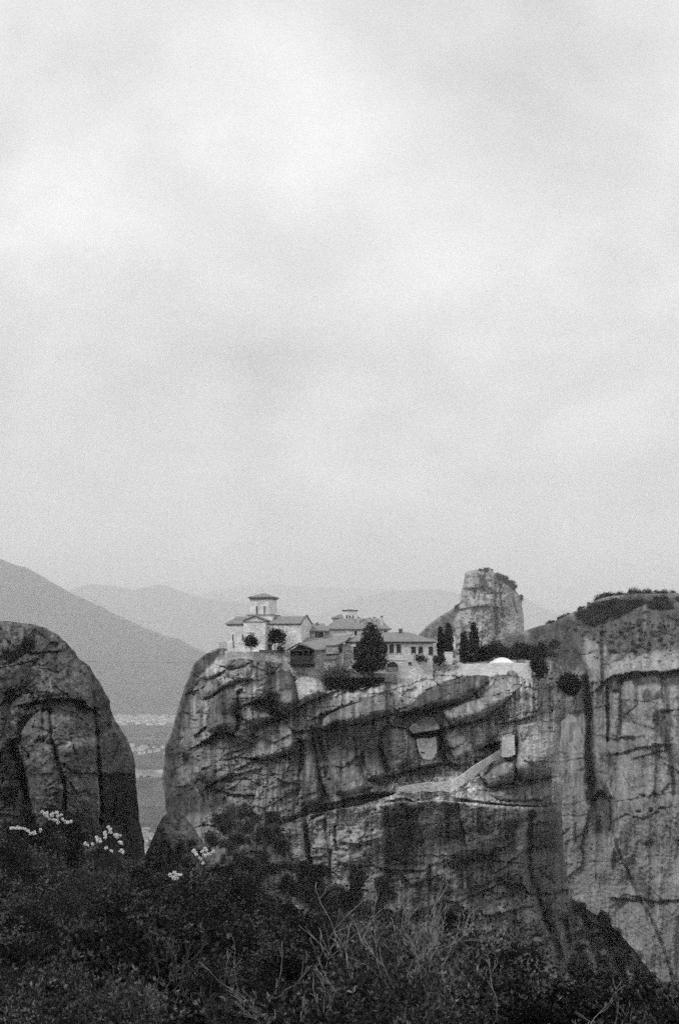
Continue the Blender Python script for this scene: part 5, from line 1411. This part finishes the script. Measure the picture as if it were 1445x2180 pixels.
# ================================================================== vegetation
def unit(v): return v / np.maximum(np.linalg.norm(v, axis=-1, keepdims=True), 1e-9)
def leaf_arrays(centers, normals, n_per, length, width, spread, rng, curl=0.25):
    """diamond leaves set in rosettes: n_per leaves round each centre, leaning 'spread' away from its normal"""
    C = np.repeat(centers, n_per, 0); N = np.repeat(unit(normals), n_per, 0)
    k = len(C)
    R1 = unit(rng.normal(size=(k, 3)))
    D = unit(N + R1 * spread)
    S = unit(np.cross(D, unit(rng.normal(size=(k, 3)))))
    ln = length * rng.uniform(0.6, 1.3, (k, 1)); wd = width * rng.uniform(0.7, 1.2, (k, 1))
    B = np.cross(D, S)
    mid = C + D * ln * 0.5 + B * ln * curl * rng.uniform(-.6, 1, (k, 1)) * .4
    V = np.stack([C, mid - S * wd * .5, C + D * ln, mid + S * wd * .5], 1).reshape(-1, 3)
    Fq = np.arange(4 * k).reshape(-1, 4)
    return V, Fq
def lumpy_points(n, lobes, rng, shell=0.55):
    """points in the outer part of a set of ellipsoid lobes (centre, radii), with their outward directions"""
    vol = np.array([l[1][0] * l[1][1] + l[1][1] * l[1][2] for l in lobes]); pick = rng.choice(len(lobes), n, p=vol / vol.sum())
    D = unit(rng.normal(size=(n, 3)))
    r = rng.uniform(shell ** 2, 1.0, n) ** 0.5
    c = np.array([l[0] for l in lobes])[pick]; R = np.array([l[1] for l in lobes])[pick]
    P = c + D * R * r[:, None]
    return P, unit(D / R)

# ---- prototypes of the foreground thicket
def shrub_proto(seed, n_ros, n_per, ll, lw, radius=1.0, flat=0.8, mat='leaf_near', twigs=14):
    rng = np.random.default_rng(seed)
    lobes = [((0, 0, 0.55 * radius), (radius * .85, radius * .85, radius * flat))]
    for k in range(7):
        a = rng.uniform(0, 2 * PI); q = rng.uniform(.3, .75) * radius
        lobes.append(((q * math.cos(a), q * math.sin(a), rng.uniform(.35, 1.05) * radius), tuple(rng.uniform(.28, .55, 3) * radius)))
    nb = max(40, n_ros // 22)                       # sprays at the branch ends, with dark gaps between them
    Pb, Nb = lumpy_points(nb, lobes, rng, 0.5)
    pick = rng.integers(0, nb, n_ros)
    off = rng.normal(size=(n_ros, 3)) * np.array([.105, .105, .07]) * radius * rng.uniform(.5, 1.3, (nb, 1))[pick]
    P = Pb[pick] + off
    Nn = unit(Nb[pick] * .5 + unit(off) + np.array([0, 0, 0.9]))
    V, Fq = leaf_arrays(P, Nn, n_per, ll, lw, 0.85, rng)
    fo = mesh_np('foliage', V, Fq); fo.materials.append(M[mat]); fo.materials.append(M['leaf_tip'])
    cell = np.floor(Pb / (0.42 * radius)).astype(int)
    young = (_tab[2][cell[:, 0] & 255, (cell[:, 1] * 7 + cell[:, 2] * 31 + seed) & 255] < 0.34)[pick] & (rng.random(n_ros) < .8)      # whole branches of paler new growth
    fo.polygons.foreach_set('material_index', np.repeat(young, n_per).astype(np.int32))
    m = MB(); rr = random.Random(seed)
    for k in range(twigs):
        i = rr.randrange(len(P)); t = Vector(P[i]); b = Vector((rr.uniform(-.2, .2), rr.uniform(-.2, .2), -0.6 * radius))
        mid = b.lerp(t, .5) + Vector((rr.uniform(-.2, .2), rr.uniform(-.2, .2), rr.uniform(0, .25)))
        m.tube([b, b.lerp(mid, .5) + Vector((rr.uniform(-.06, .06),) * 3), mid, mid.lerp(t, .6) + Vector((rr.uniform(-.05, .05),) * 3), t + (t - mid) * rr.uniform(.0, .25)], [.018, .015, .011, .008, .004], 4, False)
    stm = m.mesh('stem'); stm.materials.append(M['bark'])
    return fo, stm
near_protos = [shrub_proto(31, 2700, 7, .050, .020), shrub_proto(32, 2500, 8, .044, .017), shrub_proto(33, 2300, 7, .058, .022), shrub_proto(34, 3000, 7, .040, .016), shrub_proto(35, 3000, 6, .042, .016, mat='leaf_mid')]
def shrub(name, protos, p, sc, rz, label, group, rr, tilt=0.15):
    fo, stm = protos[rr.randrange(len(protos))]
    e = empty(name, p, label, 'shrub', group, rz)
    e.rotation_euler = (rr.uniform(-tilt, tilt), rr.uniform(-tilt, tilt), rz)
    e.scale = (sc * rr.uniform(.85, 1.15), sc * rr.uniform(.85, 1.15), sc * rr.uniform(.8, 1.2))
    link('foliage', fo, None, e); link('stem', stm, None, e)
    return e
rr = random.Random(21)
y = 9.0
n_sh = 0
while y < 47.5:
    sp = 1.38 + 0.012 * y
    x = -(y * 0.33 + 0.8)
    while x < y * 0.33 + 1.0:
        X, Y = x + rr.uniform(-.45, .45), y + rr.uniform(-.4, .4)
        sc = rr.choice([.65, .8, .95, 1.1, 1.35]) * (1 + 0.004 * Y)
        top = CZ + float(canopy(X, Y)) + 0.75 * float(fbm(np.array([X / 2.6]), np.array([Y / 3.4]), 3, 2)[0]) * min(1.5, .7 + Y / 30)
        z = top - 1.35 * sc + rr.uniform(-.8, .35) * (0.85 if Y < 16 else 1.2)
        shrub('thicket_shrub', near_protos, (X, Y, z), sc, rr.uniform(0, 6.28), 'dark leafy evergreen shrub in the foreground thicket', 'shrubs of the foreground thicket', rr)
        n_sh += 1
        x += sp * rr.uniform(0.85, 1.25)
    y += sp * 1.15

for k in range(46):                     # bigger bushes that stand out of the thicket
    Y = rr.choice([rr.uniform(12, 20), rr.uniform(20, 34), rr.uniform(32, 46)]); X = rr.uniform(-.32, .30) * Y
    if X > 0.10 * Y and Y > 18 and rr.random() < .7: continue
    sc = rr.uniform(1.35, 2.1) * (0.7 if Y < 16 else 1)
    z = CZ + float(canopy(X, Y)) - 1.62 * sc + rr.uniform(.15, .75) * (0.6 if Y < 16 else 1)
    shrub('thicket_shrub', near_protos, (X, Y, z), sc, rr.uniform(0, 6.28), 'large rounded dark shrub rising above the foreground thicket', 'large shrubs of the thicket', rr)

# ---- bare branching bushes
def branch_mb(m, p, d, ln, r, depth, rr):
    pts = [p]; q = Vector(p); dd = Vector(d)
    n = 4
    for k in range(n):
        dd = (dd + Vector((rr.uniform(-.30, .30), rr.uniform(-.3, .3), rr.uniform(-.16, .24)))).normalized()
        q = q + dd * ln / n; pts.append(q.copy())
    m.tube(pts, [max(r * (1 - .12 * k), .0033) for k in range(n + 1)], 4, False)
    if depth == 0: return
    for k in range(rr.choice([1, 2, 2, 3])):
        i = rr.choice([1, 2, 3, 4, 4]); b = pts[i]
        nd = (dd + Vector((rr.uniform(-.75, .75), rr.uniform(-.5, .5), rr.uniform(-.05, .5)))).normalized()
        branch_mb(m, b, nd, ln * rr.uniform(.55, .85), r * rr.uniform(.5, .68), depth - 1, rr)
def bare_bush(px, py, d, height_px, seed, label, mat='bark_pale', lean=0.0, stems=4, depth=3, r0=.0085):
    rr = random.Random(seed)
    o = W(px, py, d)
    e = empty('bare_bush', o, label, 'bush', 'bare bushes in the thicket')
    h = 1.2 * height_px * d / F
    for k in range(stems):
        m = MB()
        dv = Vector((lean + rr.uniform(-1.0, 1.0), rr.uniform(-.35, .35), rr.uniform(.6, 1.1))).normalized()
        branch_mb(m, Vector((rr.uniform(-.15, .15), rr.uniform(-.1, .1), -0.5)), dv, h * .55, r0 * rr.uniform(.8, 1.2), depth, rr)
        m.build('branch', M[mat], e, True)
    return e
for a in [(742, 2035, 12.6, 165, 1, 'bleached leafless bush with wide forked branches in front of the pale rock slab', 'bark_pale', -.05, 4), (835, 2020, 13.0, 150, 2, 'bleached leafless bush of many fine upright twigs right of the forked one', 'bark_pale', .1, 5),
          (905, 1990, 13.4, 130, 3, 'leafless bush leaning right against the dark foot of the pillar', 'bark_pale', .35, 4), (880, 2080, 12.2, 150, 4, 'leafless bush with thick pale stems low in the middle right', 'bark_pale', .2, 3),
          (560, 2075, 12.4, 130, 5, 'thin twiggy leafless bush low in the middle of the thicket', 'bark_pale', 0, 4), (350, 2055, 12.6, 140, 6, 'leafless bush with long arching twigs left of centre', 'bark', -.3, 3),
          (1010, 2110, 12.0, 120, 7, 'leafless bush with curved stems below the dark cliff foot', 'bark_pale', -.1, 3), (450, 2110, 11.6, 120, 8, 'brown leafless bush with crossing twigs at the bottom', 'bark', .3, 3),
          (620, 2120, 11.4, 110, 9, 'short grey leafless bush at the bottom centre', 'bark_pale', -.2, 3), (990, 2030, 13.2, 120, 11, 'dark leafless bush in front of the pillar foot on the right', 'bark', .4, 3), (1270, 2150, 12.4, 110, 13, 'short grey leafless bush near the bottom right corner', 'bark_pale', .2, 3)]:
    bare_bush(*a[:6], mat=a[6], lean=a[7], stems=a[8])

# ---- white blossom on branch tips
pet = MB(); rr = random.Random(3)
rngp = np.random.default_rng(3)
pp = unit(rngp.normal(size=(16, 3)))
Vp, Fp = leaf_arrays(pp * 0.008, pp, 2, .017, .012, 0.7, rngp)
pm = mesh_np('blossom', Vp, Fp); pm.materials.append(M['blossom'])
bl = [('thorny spray of white blossom low at the left edge of the thicket', 15.5, [(24, 1762), (30, 1763), (37, 1763), (44, 1764), (52, 1763), (55, 1767), (62, 1770), (65, 1774), (71, 1775), (75, 1773), (88, 1767)], (50, 1800)),
      ('branching spray of white blossom in front of the left rock column', 15.5, [(91, 1728), (96, 1733), (101, 1731), (102, 1738), (107, 1742), (111, 1736), (113, 1732), (121, 1730), (124, 1737), (131, 1736), (124, 1746), (125, 1752), (134, 1745), (139, 1748), (146, 1750), (153, 1748), (116, 1746)], (120, 1790)),
      ('spray of white blossom with upright spikes left of the valley gap', 15.0, [(182, 1796), (187, 1799), (199, 1797), (207, 1790), (211, 1786), (214, 1791), (208, 1783), (223, 1771), (224, 1777), (225, 1783), (232, 1760), (234, 1766), (237, 1773), (246, 1778), (251, 1776), (249, 1782), (254, 1779), (255, 1793), (259, 1796), (258, 1811), (261, 1814), (226, 1804), (238, 1812)], (228, 1840)),
      ('spray of white blossom in front of the foot of the big pillar', 15.0, [(412, 1812), (416, 1816), (420, 1819), (431, 1813), (437, 1806), (439, 1811), (434, 1820), (438, 1822), (444, 1817), (449, 1818), (455, 1812), (424, 1827), (430, 1829), (433, 1837)], (430, 1870)),
      ('small round cluster of white blossom below and left of the larger spray', 14.5, [(362, 1862), (366, 1865), (370, 1859), (373, 1857), (376, 1862), (381, 1864), (372, 1868), (378, 1870), (369, 1871), (385, 1862)], (366, 1920))]
for lab, d, tips, base in bl:
    e = empty('blossom_spray', W(base[0], base[1], d), lab, 'blossom')
    o = e.location
    for k, (tx, ty) in enumerate(tips):
        t = W(tx, ty, d + rr.uniform(-.12, .12)) - o
        for q in range(3):
            b = link('blossom', pm, None, e)
            b.location = t + Vector((rr.uniform(-.011, .011), rr.uniform(-.01, .01), rr.uniform(-.011, .011))); b.rotation_euler = (rr.uniform(0, 6), rr.uniform(0, 6), 0); sc = rr.uniform(.7, 1.05); b.scale = (sc,) * 3
    m = MB()
    for (tx, ty) in tips[::2]:
        t = W(tx, ty, d) - o
        m.tube([(rr.uniform(-.12, .12), 0.05, -0.15), tuple(t * .5 + Vector((rr.uniform(-.06, .06), 0.03, -.03))), tuple(t)], [.004, .0035, .0025], 4, False)
    m.build('stem', M['stem_dark'], e)

# ---- trees and bushes further off: crown of leaf clumps on a trunk
def crown_mesh(name, lobes, n, leaf, seed, mat, shell=0.5, up=0.35, jit=1.0):
    rng = np.random.default_rng(seed)
    P, Nn = lumpy_points(n, lobes, rng, shell)
    P = P + rng.normal(size=P.shape) * leaf * np.where(rng.random((n, 1)) < .3, 1.5, .4) * jit
    V, Fq = leaf_arrays(P, unit(Nn + np.array([0, 0, up])), 3, leaf, leaf * .55, 0.9, rng)
    me = mesh_np(name, V, Fq); me.materials.append(M[mat])
    return me
def tree(name, px, py, d, lobes_px, n, leaf, seed, mat, label, cat='tree', trunk=None, group=None, jit=1.0):
    """lobes given in photograph pixels: (px, py, half width, half height); the base at (px, py)"""
    o = W(px, py, d); s = d / F
    e = empty(name, o, label, cat, group)
    lobes = [(((x - px) * s, (random.Random(seed + i).uniform(-.35, .35)) * a * s, (py - y_) * s), (a * s, max(a, b) * s * .85, b * s)) for i, (x, y_, a, b) in enumerate(lobes_px)]
    link('crown', crown_mesh('crown', lobes, n, leaf, seed, mat, jit=jit), None, e)
    m = MB()
    if trunk:
        for t in trunk:
            m.tube([((x - px) * s, 0, (py - y_) * s) for x, y_, r in t], [r * s for x, y_, r in t], 6)
    else:
        top = max(lobes, key=lambda l: l[0][2])[0]
        m.tube([(0, 0, -0.6), (top[0] * .3, 0, top[2] * .4), (top[0] * .8, top[1] * .5, top[2] * .8)], [0.16, 0.12, 0.06], 6)
    m.build('trunk', M['bark'], e)
    return e
tree('conifer', 790, 1440, 256.5, [(787, 1332, 7, 6), (795, 1337, 8, 6), (784, 1342, 10, 6), (798, 1348, 11, 6), (781, 1352, 11, 6), (790, 1356, 14, 6), (802, 1361, 13, 6), (777, 1365, 11, 6), (790, 1369, 18, 6), (769, 1376, 10, 5), (808, 1374, 12, 5), (785, 1381, 21, 6), (806, 1386, 16, 5), (765, 1388, 12, 5), (788, 1394, 25, 6), (815, 1393, 8, 4), (764, 1401, 12, 5), (798, 1403, 22, 6), (816, 1409, 9, 5), (785, 1411, 22, 6), (804, 1419, 17, 5), (775, 1419, 13, 5), (790, 1424, 16, 4)], 5200, .42, 1, 'leaf_dark',
     'big dark conifer in front of the guest house, hiding its left windows', jit=.55, trunk=[[(793, 1445, 4), (792, 1400, 3), (790, 1340, 1)]])
tree('low_tree', 775, 1444, 255.0, [(757, 1419, 9, 5), (770, 1414, 14, 6), (786, 1415, 11, 6), (779, 1422, 20, 6), (764, 1424, 12, 5)], 1300, .36, 2, 'leaf_mid', 'low flat-topped dark tree at the foot of the big conifer', trunk=[[(776, 1446, 2), (774, 1418, 1.2)], [(775, 1440, 1.4), (762, 1420, .8)]])
tree('round_tree', 586, 1386, 262.2, [(584, 1346, 9, 7), (592, 1348, 9, 8), (601, 1354, 8, 7), (586, 1358, 13, 9), (578, 1352, 6, 7), (595, 1362, 10, 6), (577, 1366, 5, 8)], 1500, .34, 3, 'leaf_dark', 'dark round tree beside the church door', trunk=[[(585.5, 1388, 1.1), (586, 1362, .8)]])
tree('round_tree', 533, 1384, 262.0, [(530, 1362, 8, 8), (539, 1364, 7, 8), (533, 1370, 10, 6), (527, 1368, 6, 6), (542, 1371, 5, 5)], 1000, .32, 4, 'leaf_mid', 'smaller round tree in front of the church transept', trunk=[[(534, 1386, .9), (534, 1368, .6)], [(538, 1384, .6), (537, 1370, .5)]])
tree('bush', 597, 1386, 262.5, [(595, 1381, 5, 4), (601, 1382, 3.5, 3.5)], 260, .28, 5, 'leaf_mid', 'little bush on the terrace right of the dark round tree', 'bush')
for k, (px, t, hw, b, lab) in enumerate([(937.5, 1336, 7, 1396, 'leftmost and thinnest of the four dark cypresses, touching the house'), (954, 1326, 9.5, 1398, 'tall blunt cypress standing behind the white pier'),
                                         (987, 1346, 9.5, 1412, 'lowest cypress, right of the flagpole'), (1008, 1325, 10.5, 1398, 'tall pointed cypress, rightmost of the four')]):
    h = b - t
    lob = [(px, t + h * .05, hw * .16, h * .06)] + [(px + (0.14 if i % 2 else -.14) * hw, t + h * f, hw * q, h * .13) for i, (f, q) in enumerate([(.14, .46), (.25, .66), (.37, .82), (.5, .95), (.63, 1.0), (.76, .95), (.88, .78)])]
    tree('cypress', px, b + 3, 265.5 + 0.8 * k, lob, 1700, .34, 40 + k, 'leaf_dark', lab, group='cypresses on the terrace', jit=.35, trunk=[[(px, b + 6, 1.3), (px, t + 10, .6)]])
rr = random.Random(8)
bl_ = ['scrubby dark bush right behind the lowest cypress', 'broad dark bush right of the pointed cypress', 'rounded bush behind the left end of the white terrace wall', 'tall loose bush behind the white canopy', 'wide bush above the middle of the white terrace wall', 'greyish bush behind the right part of the white terrace wall', 'dark bush at the right end of the row above the white wall', 'bush closing the row against the cliff']
for k, (px, py, a, b) in enumerate([(1012, 1405, 16, 9), (1030, 1388, 20, 18), (1022, 1404, 22, 10), (1055, 1384, 22, 20), (1080, 1392, 22, 18), (1106, 1386, 22, 18), (1128, 1390, 20, 20), (1146, 1386, 16, 22)]):
    lob = [(px + rr.uniform(-.5, .5) * a, py + rr.uniform(-.4, .5) * b, a * rr.uniform(.45, .8), b * rr.uniform(.4, .75)) for _ in range(6)]
    tree('bush', px, py + b + 4, 270 + 1.2 * k, lob, 1300, .42, 60 + k, 'leaf_mid' if k % 3 else 'leaf_dark', bl_[k], 'bush', group='bushes above the right terrace wall')
tree('bush', 1147, 1445, 260.5, [(1144, 1418, 14, 11), (1150, 1424, 12, 14), (1140, 1410, 9, 7), (1148, 1436, 9, 9), (1134, 1413, 6, 6)], 1500, .40, 71, 'leaf_dark', 'black round bush hanging at the right end of the white terrace wall', 'bush')
tree('bush', 1210, 1478, 262.5, [(1210, 1448, 20, 16), (1216, 1462, 18, 17), (1200, 1458, 14, 14), (1222, 1452, 12, 12), (1214, 1474, 10, 8)], 2300, .40, 72, 'leaf_dark', 'big black bush growing from the right edge of the pillar against the cliff', 'bush')
tree('bush', 893, 1410, 260.5, [(889, 1399, 6, 4), (897, 1400, 7, 4), (894, 1405, 9, 4), (905, 1405, 6, 3)], 420, .3, 73, 'leaf_mid', 'small bush in front of the rectangular windows of the guest house', 'bush')
tree('bush', 932, 1413, 262, [(928, 1404, 7, 6), (939, 1401, 6, 7), (934, 1408, 8, 5)], 520, .32, 74, 'leaf_dark', 'dark bush between the guest house porch and the white pier', 'bush')
tree('bush', 705, 1450, 256.3, [(702, 1436, 14, 12), (718, 1430, 18, 10), (735, 1434, 12, 9), (695, 1448, 10, 12), (712, 1446, 16, 9)], 1500, .40, 75, 'leaf_grey', 'grey-green bush leaning over the rock left of the hanging hedge', 'bush')
# hedge hanging over its wall
rng = np.random.default_rng(9)
hd = 254.6; hs = hd / F
o = W(755, 1446, hd)
n = 3600
px_ = rng.uniform(693, 817, n)
drop = 10 + 16 * vnoise(px_ / 11.0, px_ * 0, 3) + 10 * vnoise(px_ / 4.0, px_ * 0, 4)
drop = np.where(px_ > 772, drop * np.interp(px_, [772, 817], [.8, .35]), drop)
py_ = 1443.5 + rng.uniform(0, 1, n) * drop
dy = rng.uniform(-.7, .7, n) - .03 * (py_ - 1443)
P = np.stack([(px_ - 755) * hs, dy, (1446 - py_) * hs], 1)
V, Fq = leaf_arrays(P, np.tile([0, -0.8, .5], (n, 1)), 3, .36, .22, .9, rng)
he = empty('ivy_hedge', o, 'dark clipped hedge of ivy trailing over the wall below the big conifer', 'hedge')
link('foliage', mesh_np('foliage', V, Fq), M['leaf_dark'], he)
m = MB(); m.tube([((698 - 755) * hs, 0.2, -.6), (0, .3, -.4), ((812 - 755) * hs, 0.3, -.3)], .12, 5); m.build('stem', M['bark'], he)

# ---- scrub on rocks: shared crowns
def scrub_protos(mat, seed, n=420, leaf=.16):
    out = []
    for k in range(3):
        rq = random.Random(seed + k)
        lob = [((rq.uniform(-.5, .5), rq.uniform(-.5, .5), rq.uniform(.3, .8)), (rq.uniform(.35, .7), rq.uniform(.35, .7), rq.uniform(.3, .6))) for _ in range(5)]
        cm_ = crown_mesh('crown', lob, n, leaf, seed + k, mat)
        tm_ = MB().tube([(0, 0, -.6), (.05, 0, .1), (.12, .05, .6)], [.06, .05, .03], 5).mesh('trunk'); tm_.materials.append(M['bark'])
        out.append((cm_, tm_))
    return out
SP = {k: scrub_protos(k, 100 + 10 * i) for i, k in enumerate(['leaf_mid', 'leaf_dark', 'leaf_grey'])}
def scrub(name, p, size, mat, label, group, rr):
    cm_, tm_ = SP[mat][rr.randrange(3)]
    e = empty(name, p, label, 'bush', group, rr.uniform(0, 6.28))
    e.scale = (size * rr.uniform(.8, 1.2), size * rr.uniform(.8, 1.2), size * rr.uniform(.75, 1.15))
    link('crown', cm_, None, e); link('trunk', tm_, None, e)
    return e
rr = random.Random(17)
def scatter(poly, n, depth, size, mats, name, label, group, out=0.3):
    Pl = np.asarray(poly); k = 0
    while k < n:
        x, y = rr.uniform(Pl[:, 0].min(), Pl[:, 0].max()), rr.uniform(Pl[:, 1].min(), Pl[:, 1].max())
        if not inside(np.array([[x, y]]), poly)[0]: continue
        d = depth(x, y)
        scrub(name, W(x, y, d - out), rr.uniform(*size), rr.choice(mats), label, group, rr); k += 1
scatter([(470, 1740), (500, 1715), (555, 1722), (585, 1760), (620, 1820), (645, 1880), (500, 1880), (420, 1850), (440, 1790)], 75, R_main.depth, (.9, 2.2), ['leaf_mid', 'leaf_grey', 'leaf_mid'], 'slope_scrub', 'grey-green scrub bush on the overgrown slope at the lower left of the pillar', 'scrub on the pillar foot')
scatter([(590, 1850), (640, 1870), (670, 1890), (720, 1900), (800, 1915), (860, 1965), (700, 1960), (590, 1900)], 40, R_main.depth, (1.2, 2.6), ['leaf_mid', 'leaf_dark'], 'slope_scrub', 'dark scrub bush along the foot of the pale slab of the pillar', 'scrub along the pillar foot')
for px, py, a, lab in [(680, 1858, 17, 'dark bush growing at the foot of the narrow cleft in the pale slab'), (758, 1872, 20, 'dark bush against the middle of the pale slab'), (815, 1880, 15, 'dark bush where the pale slab meets the dark stained wall'), (640, 1850, 14, 'dark bush at the left foot of the pale slab')]:
    lob = [(px + rr.uniform(-.5, .5) * a, py + rr.uniform(-.5, .5) * a, a * rr.uniform(.5, .8), a * rr.uniform(.5, .9)) for _ in range(5)]
    tree('bush', px, py + a + 4, R_main.depth(px, py) - 1.5, lob, 1100, .36, int(px), 'leaf_dark', lab, 'bush')
scatter([(1215, 1915), (1240, 1935), (1290, 1965), (1330, 2005), (1370, 2055), (1400, 2100), (1420, 2160), (1240, 2160), (1235, 2050)], 62, R_main.depth, (.7, 1.9), ['leaf_mid', 'leaf_grey', 'leaf_grey'], 'slope_scrub', 'dark scrub bush on the spur at the lower right of the pillar', 'scrub on the right spur')
for px, py, a, b, lab in [(1285, 1965, 12, 22, 'upright black bush on the edge of the right spur'), (1290, 2095, 30, 24, 'big black bush in the hollow below the right spur'), (1230, 2060, 22, 14, 'dark leafy bush at the foot of the pillar arete')]:
    lob = [(px + rr.uniform(-.5, .5) * a, py + rr.uniform(-.5, .5) * b, a * rr.uniform(.5, .8), b * rr.uniform(.5, .8)) for _ in range(5)]
    tree('bush', px, py + b + 4, R_main.depth(px, py) - 1.5, lob, 1400, .38, int(px), 'leaf_dark', lab, 'bush')
scatter([(990, 2060), (1100, 2050), (1230, 2110), (1240, 2170), (980, 2170)], 36, R_main.depth, (1.0, 2.2), ['leaf_mid', 'leaf_grey'], 'slope_scrub', 'scrub bush at the lower front of the pillar above the thicket', 'scrub at the pillar front')
scatter([(20, 1372), (55, 1370), (62, 1400), (20, 1410)], 5, R_left.depth, (1.3, 1.9), ['leaf_dark'], 'rock_bush', 'black bush in the hollow near the top of the left rock', 'bushes in the hollow of the left rock', 0.8)
scatter([(0, 1690), (30, 1680), (70, 1760), (150, 1775), (210, 1790), (220, 1840), (0, 1840)], 40, R_left.depth, (.8, 1.6), ['leaf_mid', 'leaf_dark'], 'slope_scrub', 'dark scrub bush at the foot of the left rock', 'scrub at the left rock foot')
scatter([(350, 1790), (440, 1800), (450, 1850), (330, 1850)], 12, R_boul.depth, (.6, 1.2), ['leaf_mid'], 'slope_scrub', 'scrub bush on the low leaning boulder', 'scrub on the boulder')
# crest and ledges of the right hill
crest = [(1165, 1328), (1200, 1311), (1225, 1301), (1250, 1289), (1275, 1275), (1290, 1270), (1320, 1268), (1360, 1264), (1400, 1264), (1445, 1262)]
Cr = np.asarray(crest)
for k in range(60):
    t = rr.uniform(0, 1) ** .8; x = 1150 + t * 310
    yb = np.interp(x, Cr[:, 0], Cr[:, 1]) + rr.uniform(0, 3)
    d = np.interp(x, [1150, 1445], [588, 570])
    scrub('hill_bush', W(x, yb + 3, d - rr.uniform(2, 14)), rr.uniform(1.0, 3.0) * (1 if x > 1230 else .7), rr.choice(['leaf_mid', 'leaf_dark', 'leaf_dark']), 'dark bush on the skyline crest of the right hill', 'bushes along the hill crest', rr)
scatter([(1230, 1312), (1300, 1285), (1445, 1278), (1445, 1300), (1370, 1296), (1320, 1312), (1280, 1330), (1250, 1340)], 70, R_cliff.depth, (1.6, 3.6), ['leaf_mid', 'leaf_dark', 'leaf_dark'], 'hill_bush', 'dark bush on the scrubby slope just under the hill crest', 'bushes under the hill crest', .4)
scatter([(1200, 1340), (1260, 1335), (1445, 1310), (1445, 1395), (1300, 1395)], 110, R_cliff.depth, (.4, 1.3), ['leaf_mid', 'leaf_grey'], 'hill_bush', 'small dark bush among the rock ledges of the right hill', 'bushes on the hill ledges', .3)
scatter([(1150, 1380), (1165, 1362), (1195, 1375), (1190, 1400), (1160, 1405)], 8, R_cliff.depth, (1.5, 3), ['leaf_mid'], 'hill_bush', 'dark bush on the hill slope just above the end of the white wall', 'bushes above the wall end', .4)
# greenery on the spire
for poly, n in [([(1058, 1222), (1072, 1228), (1085, 1238), (1098, 1252), (1092, 1256), (1075, 1240), (1058, 1232)], 26), ([(1015, 1214), (1040, 1213), (1056, 1220), (1030, 1218)], 9), ([(966, 1294), (984, 1296), (982, 1302), (966, 1302)], 6), ([(1106, 1270), (1111, 1278), (1108, 1283)], 3)]:
    scatter(poly, n, R_spire.depth, (2.0, 4.6), ['leaf_mid'], 'spire_bush', 'dark bush clinging to the top edge of the far spire', 'bushes on the far spire', 4)
# trees standing in the valley fields
for k, (px, py) in enumerate([(300, 1661), (315, 1659), (333, 1668), (336, 1677), (345, 1669), (301, 1672)]):
    d = 720000.0 / (py - 1400); p = W(px, py, d)
    scrub('field_tree', Vector((p.x, d, 0)), rr.uniform(7, 12), 'leaf_mid', 'far dark tree standing in the pale valley fields', 'trees in the valley fields', rr)
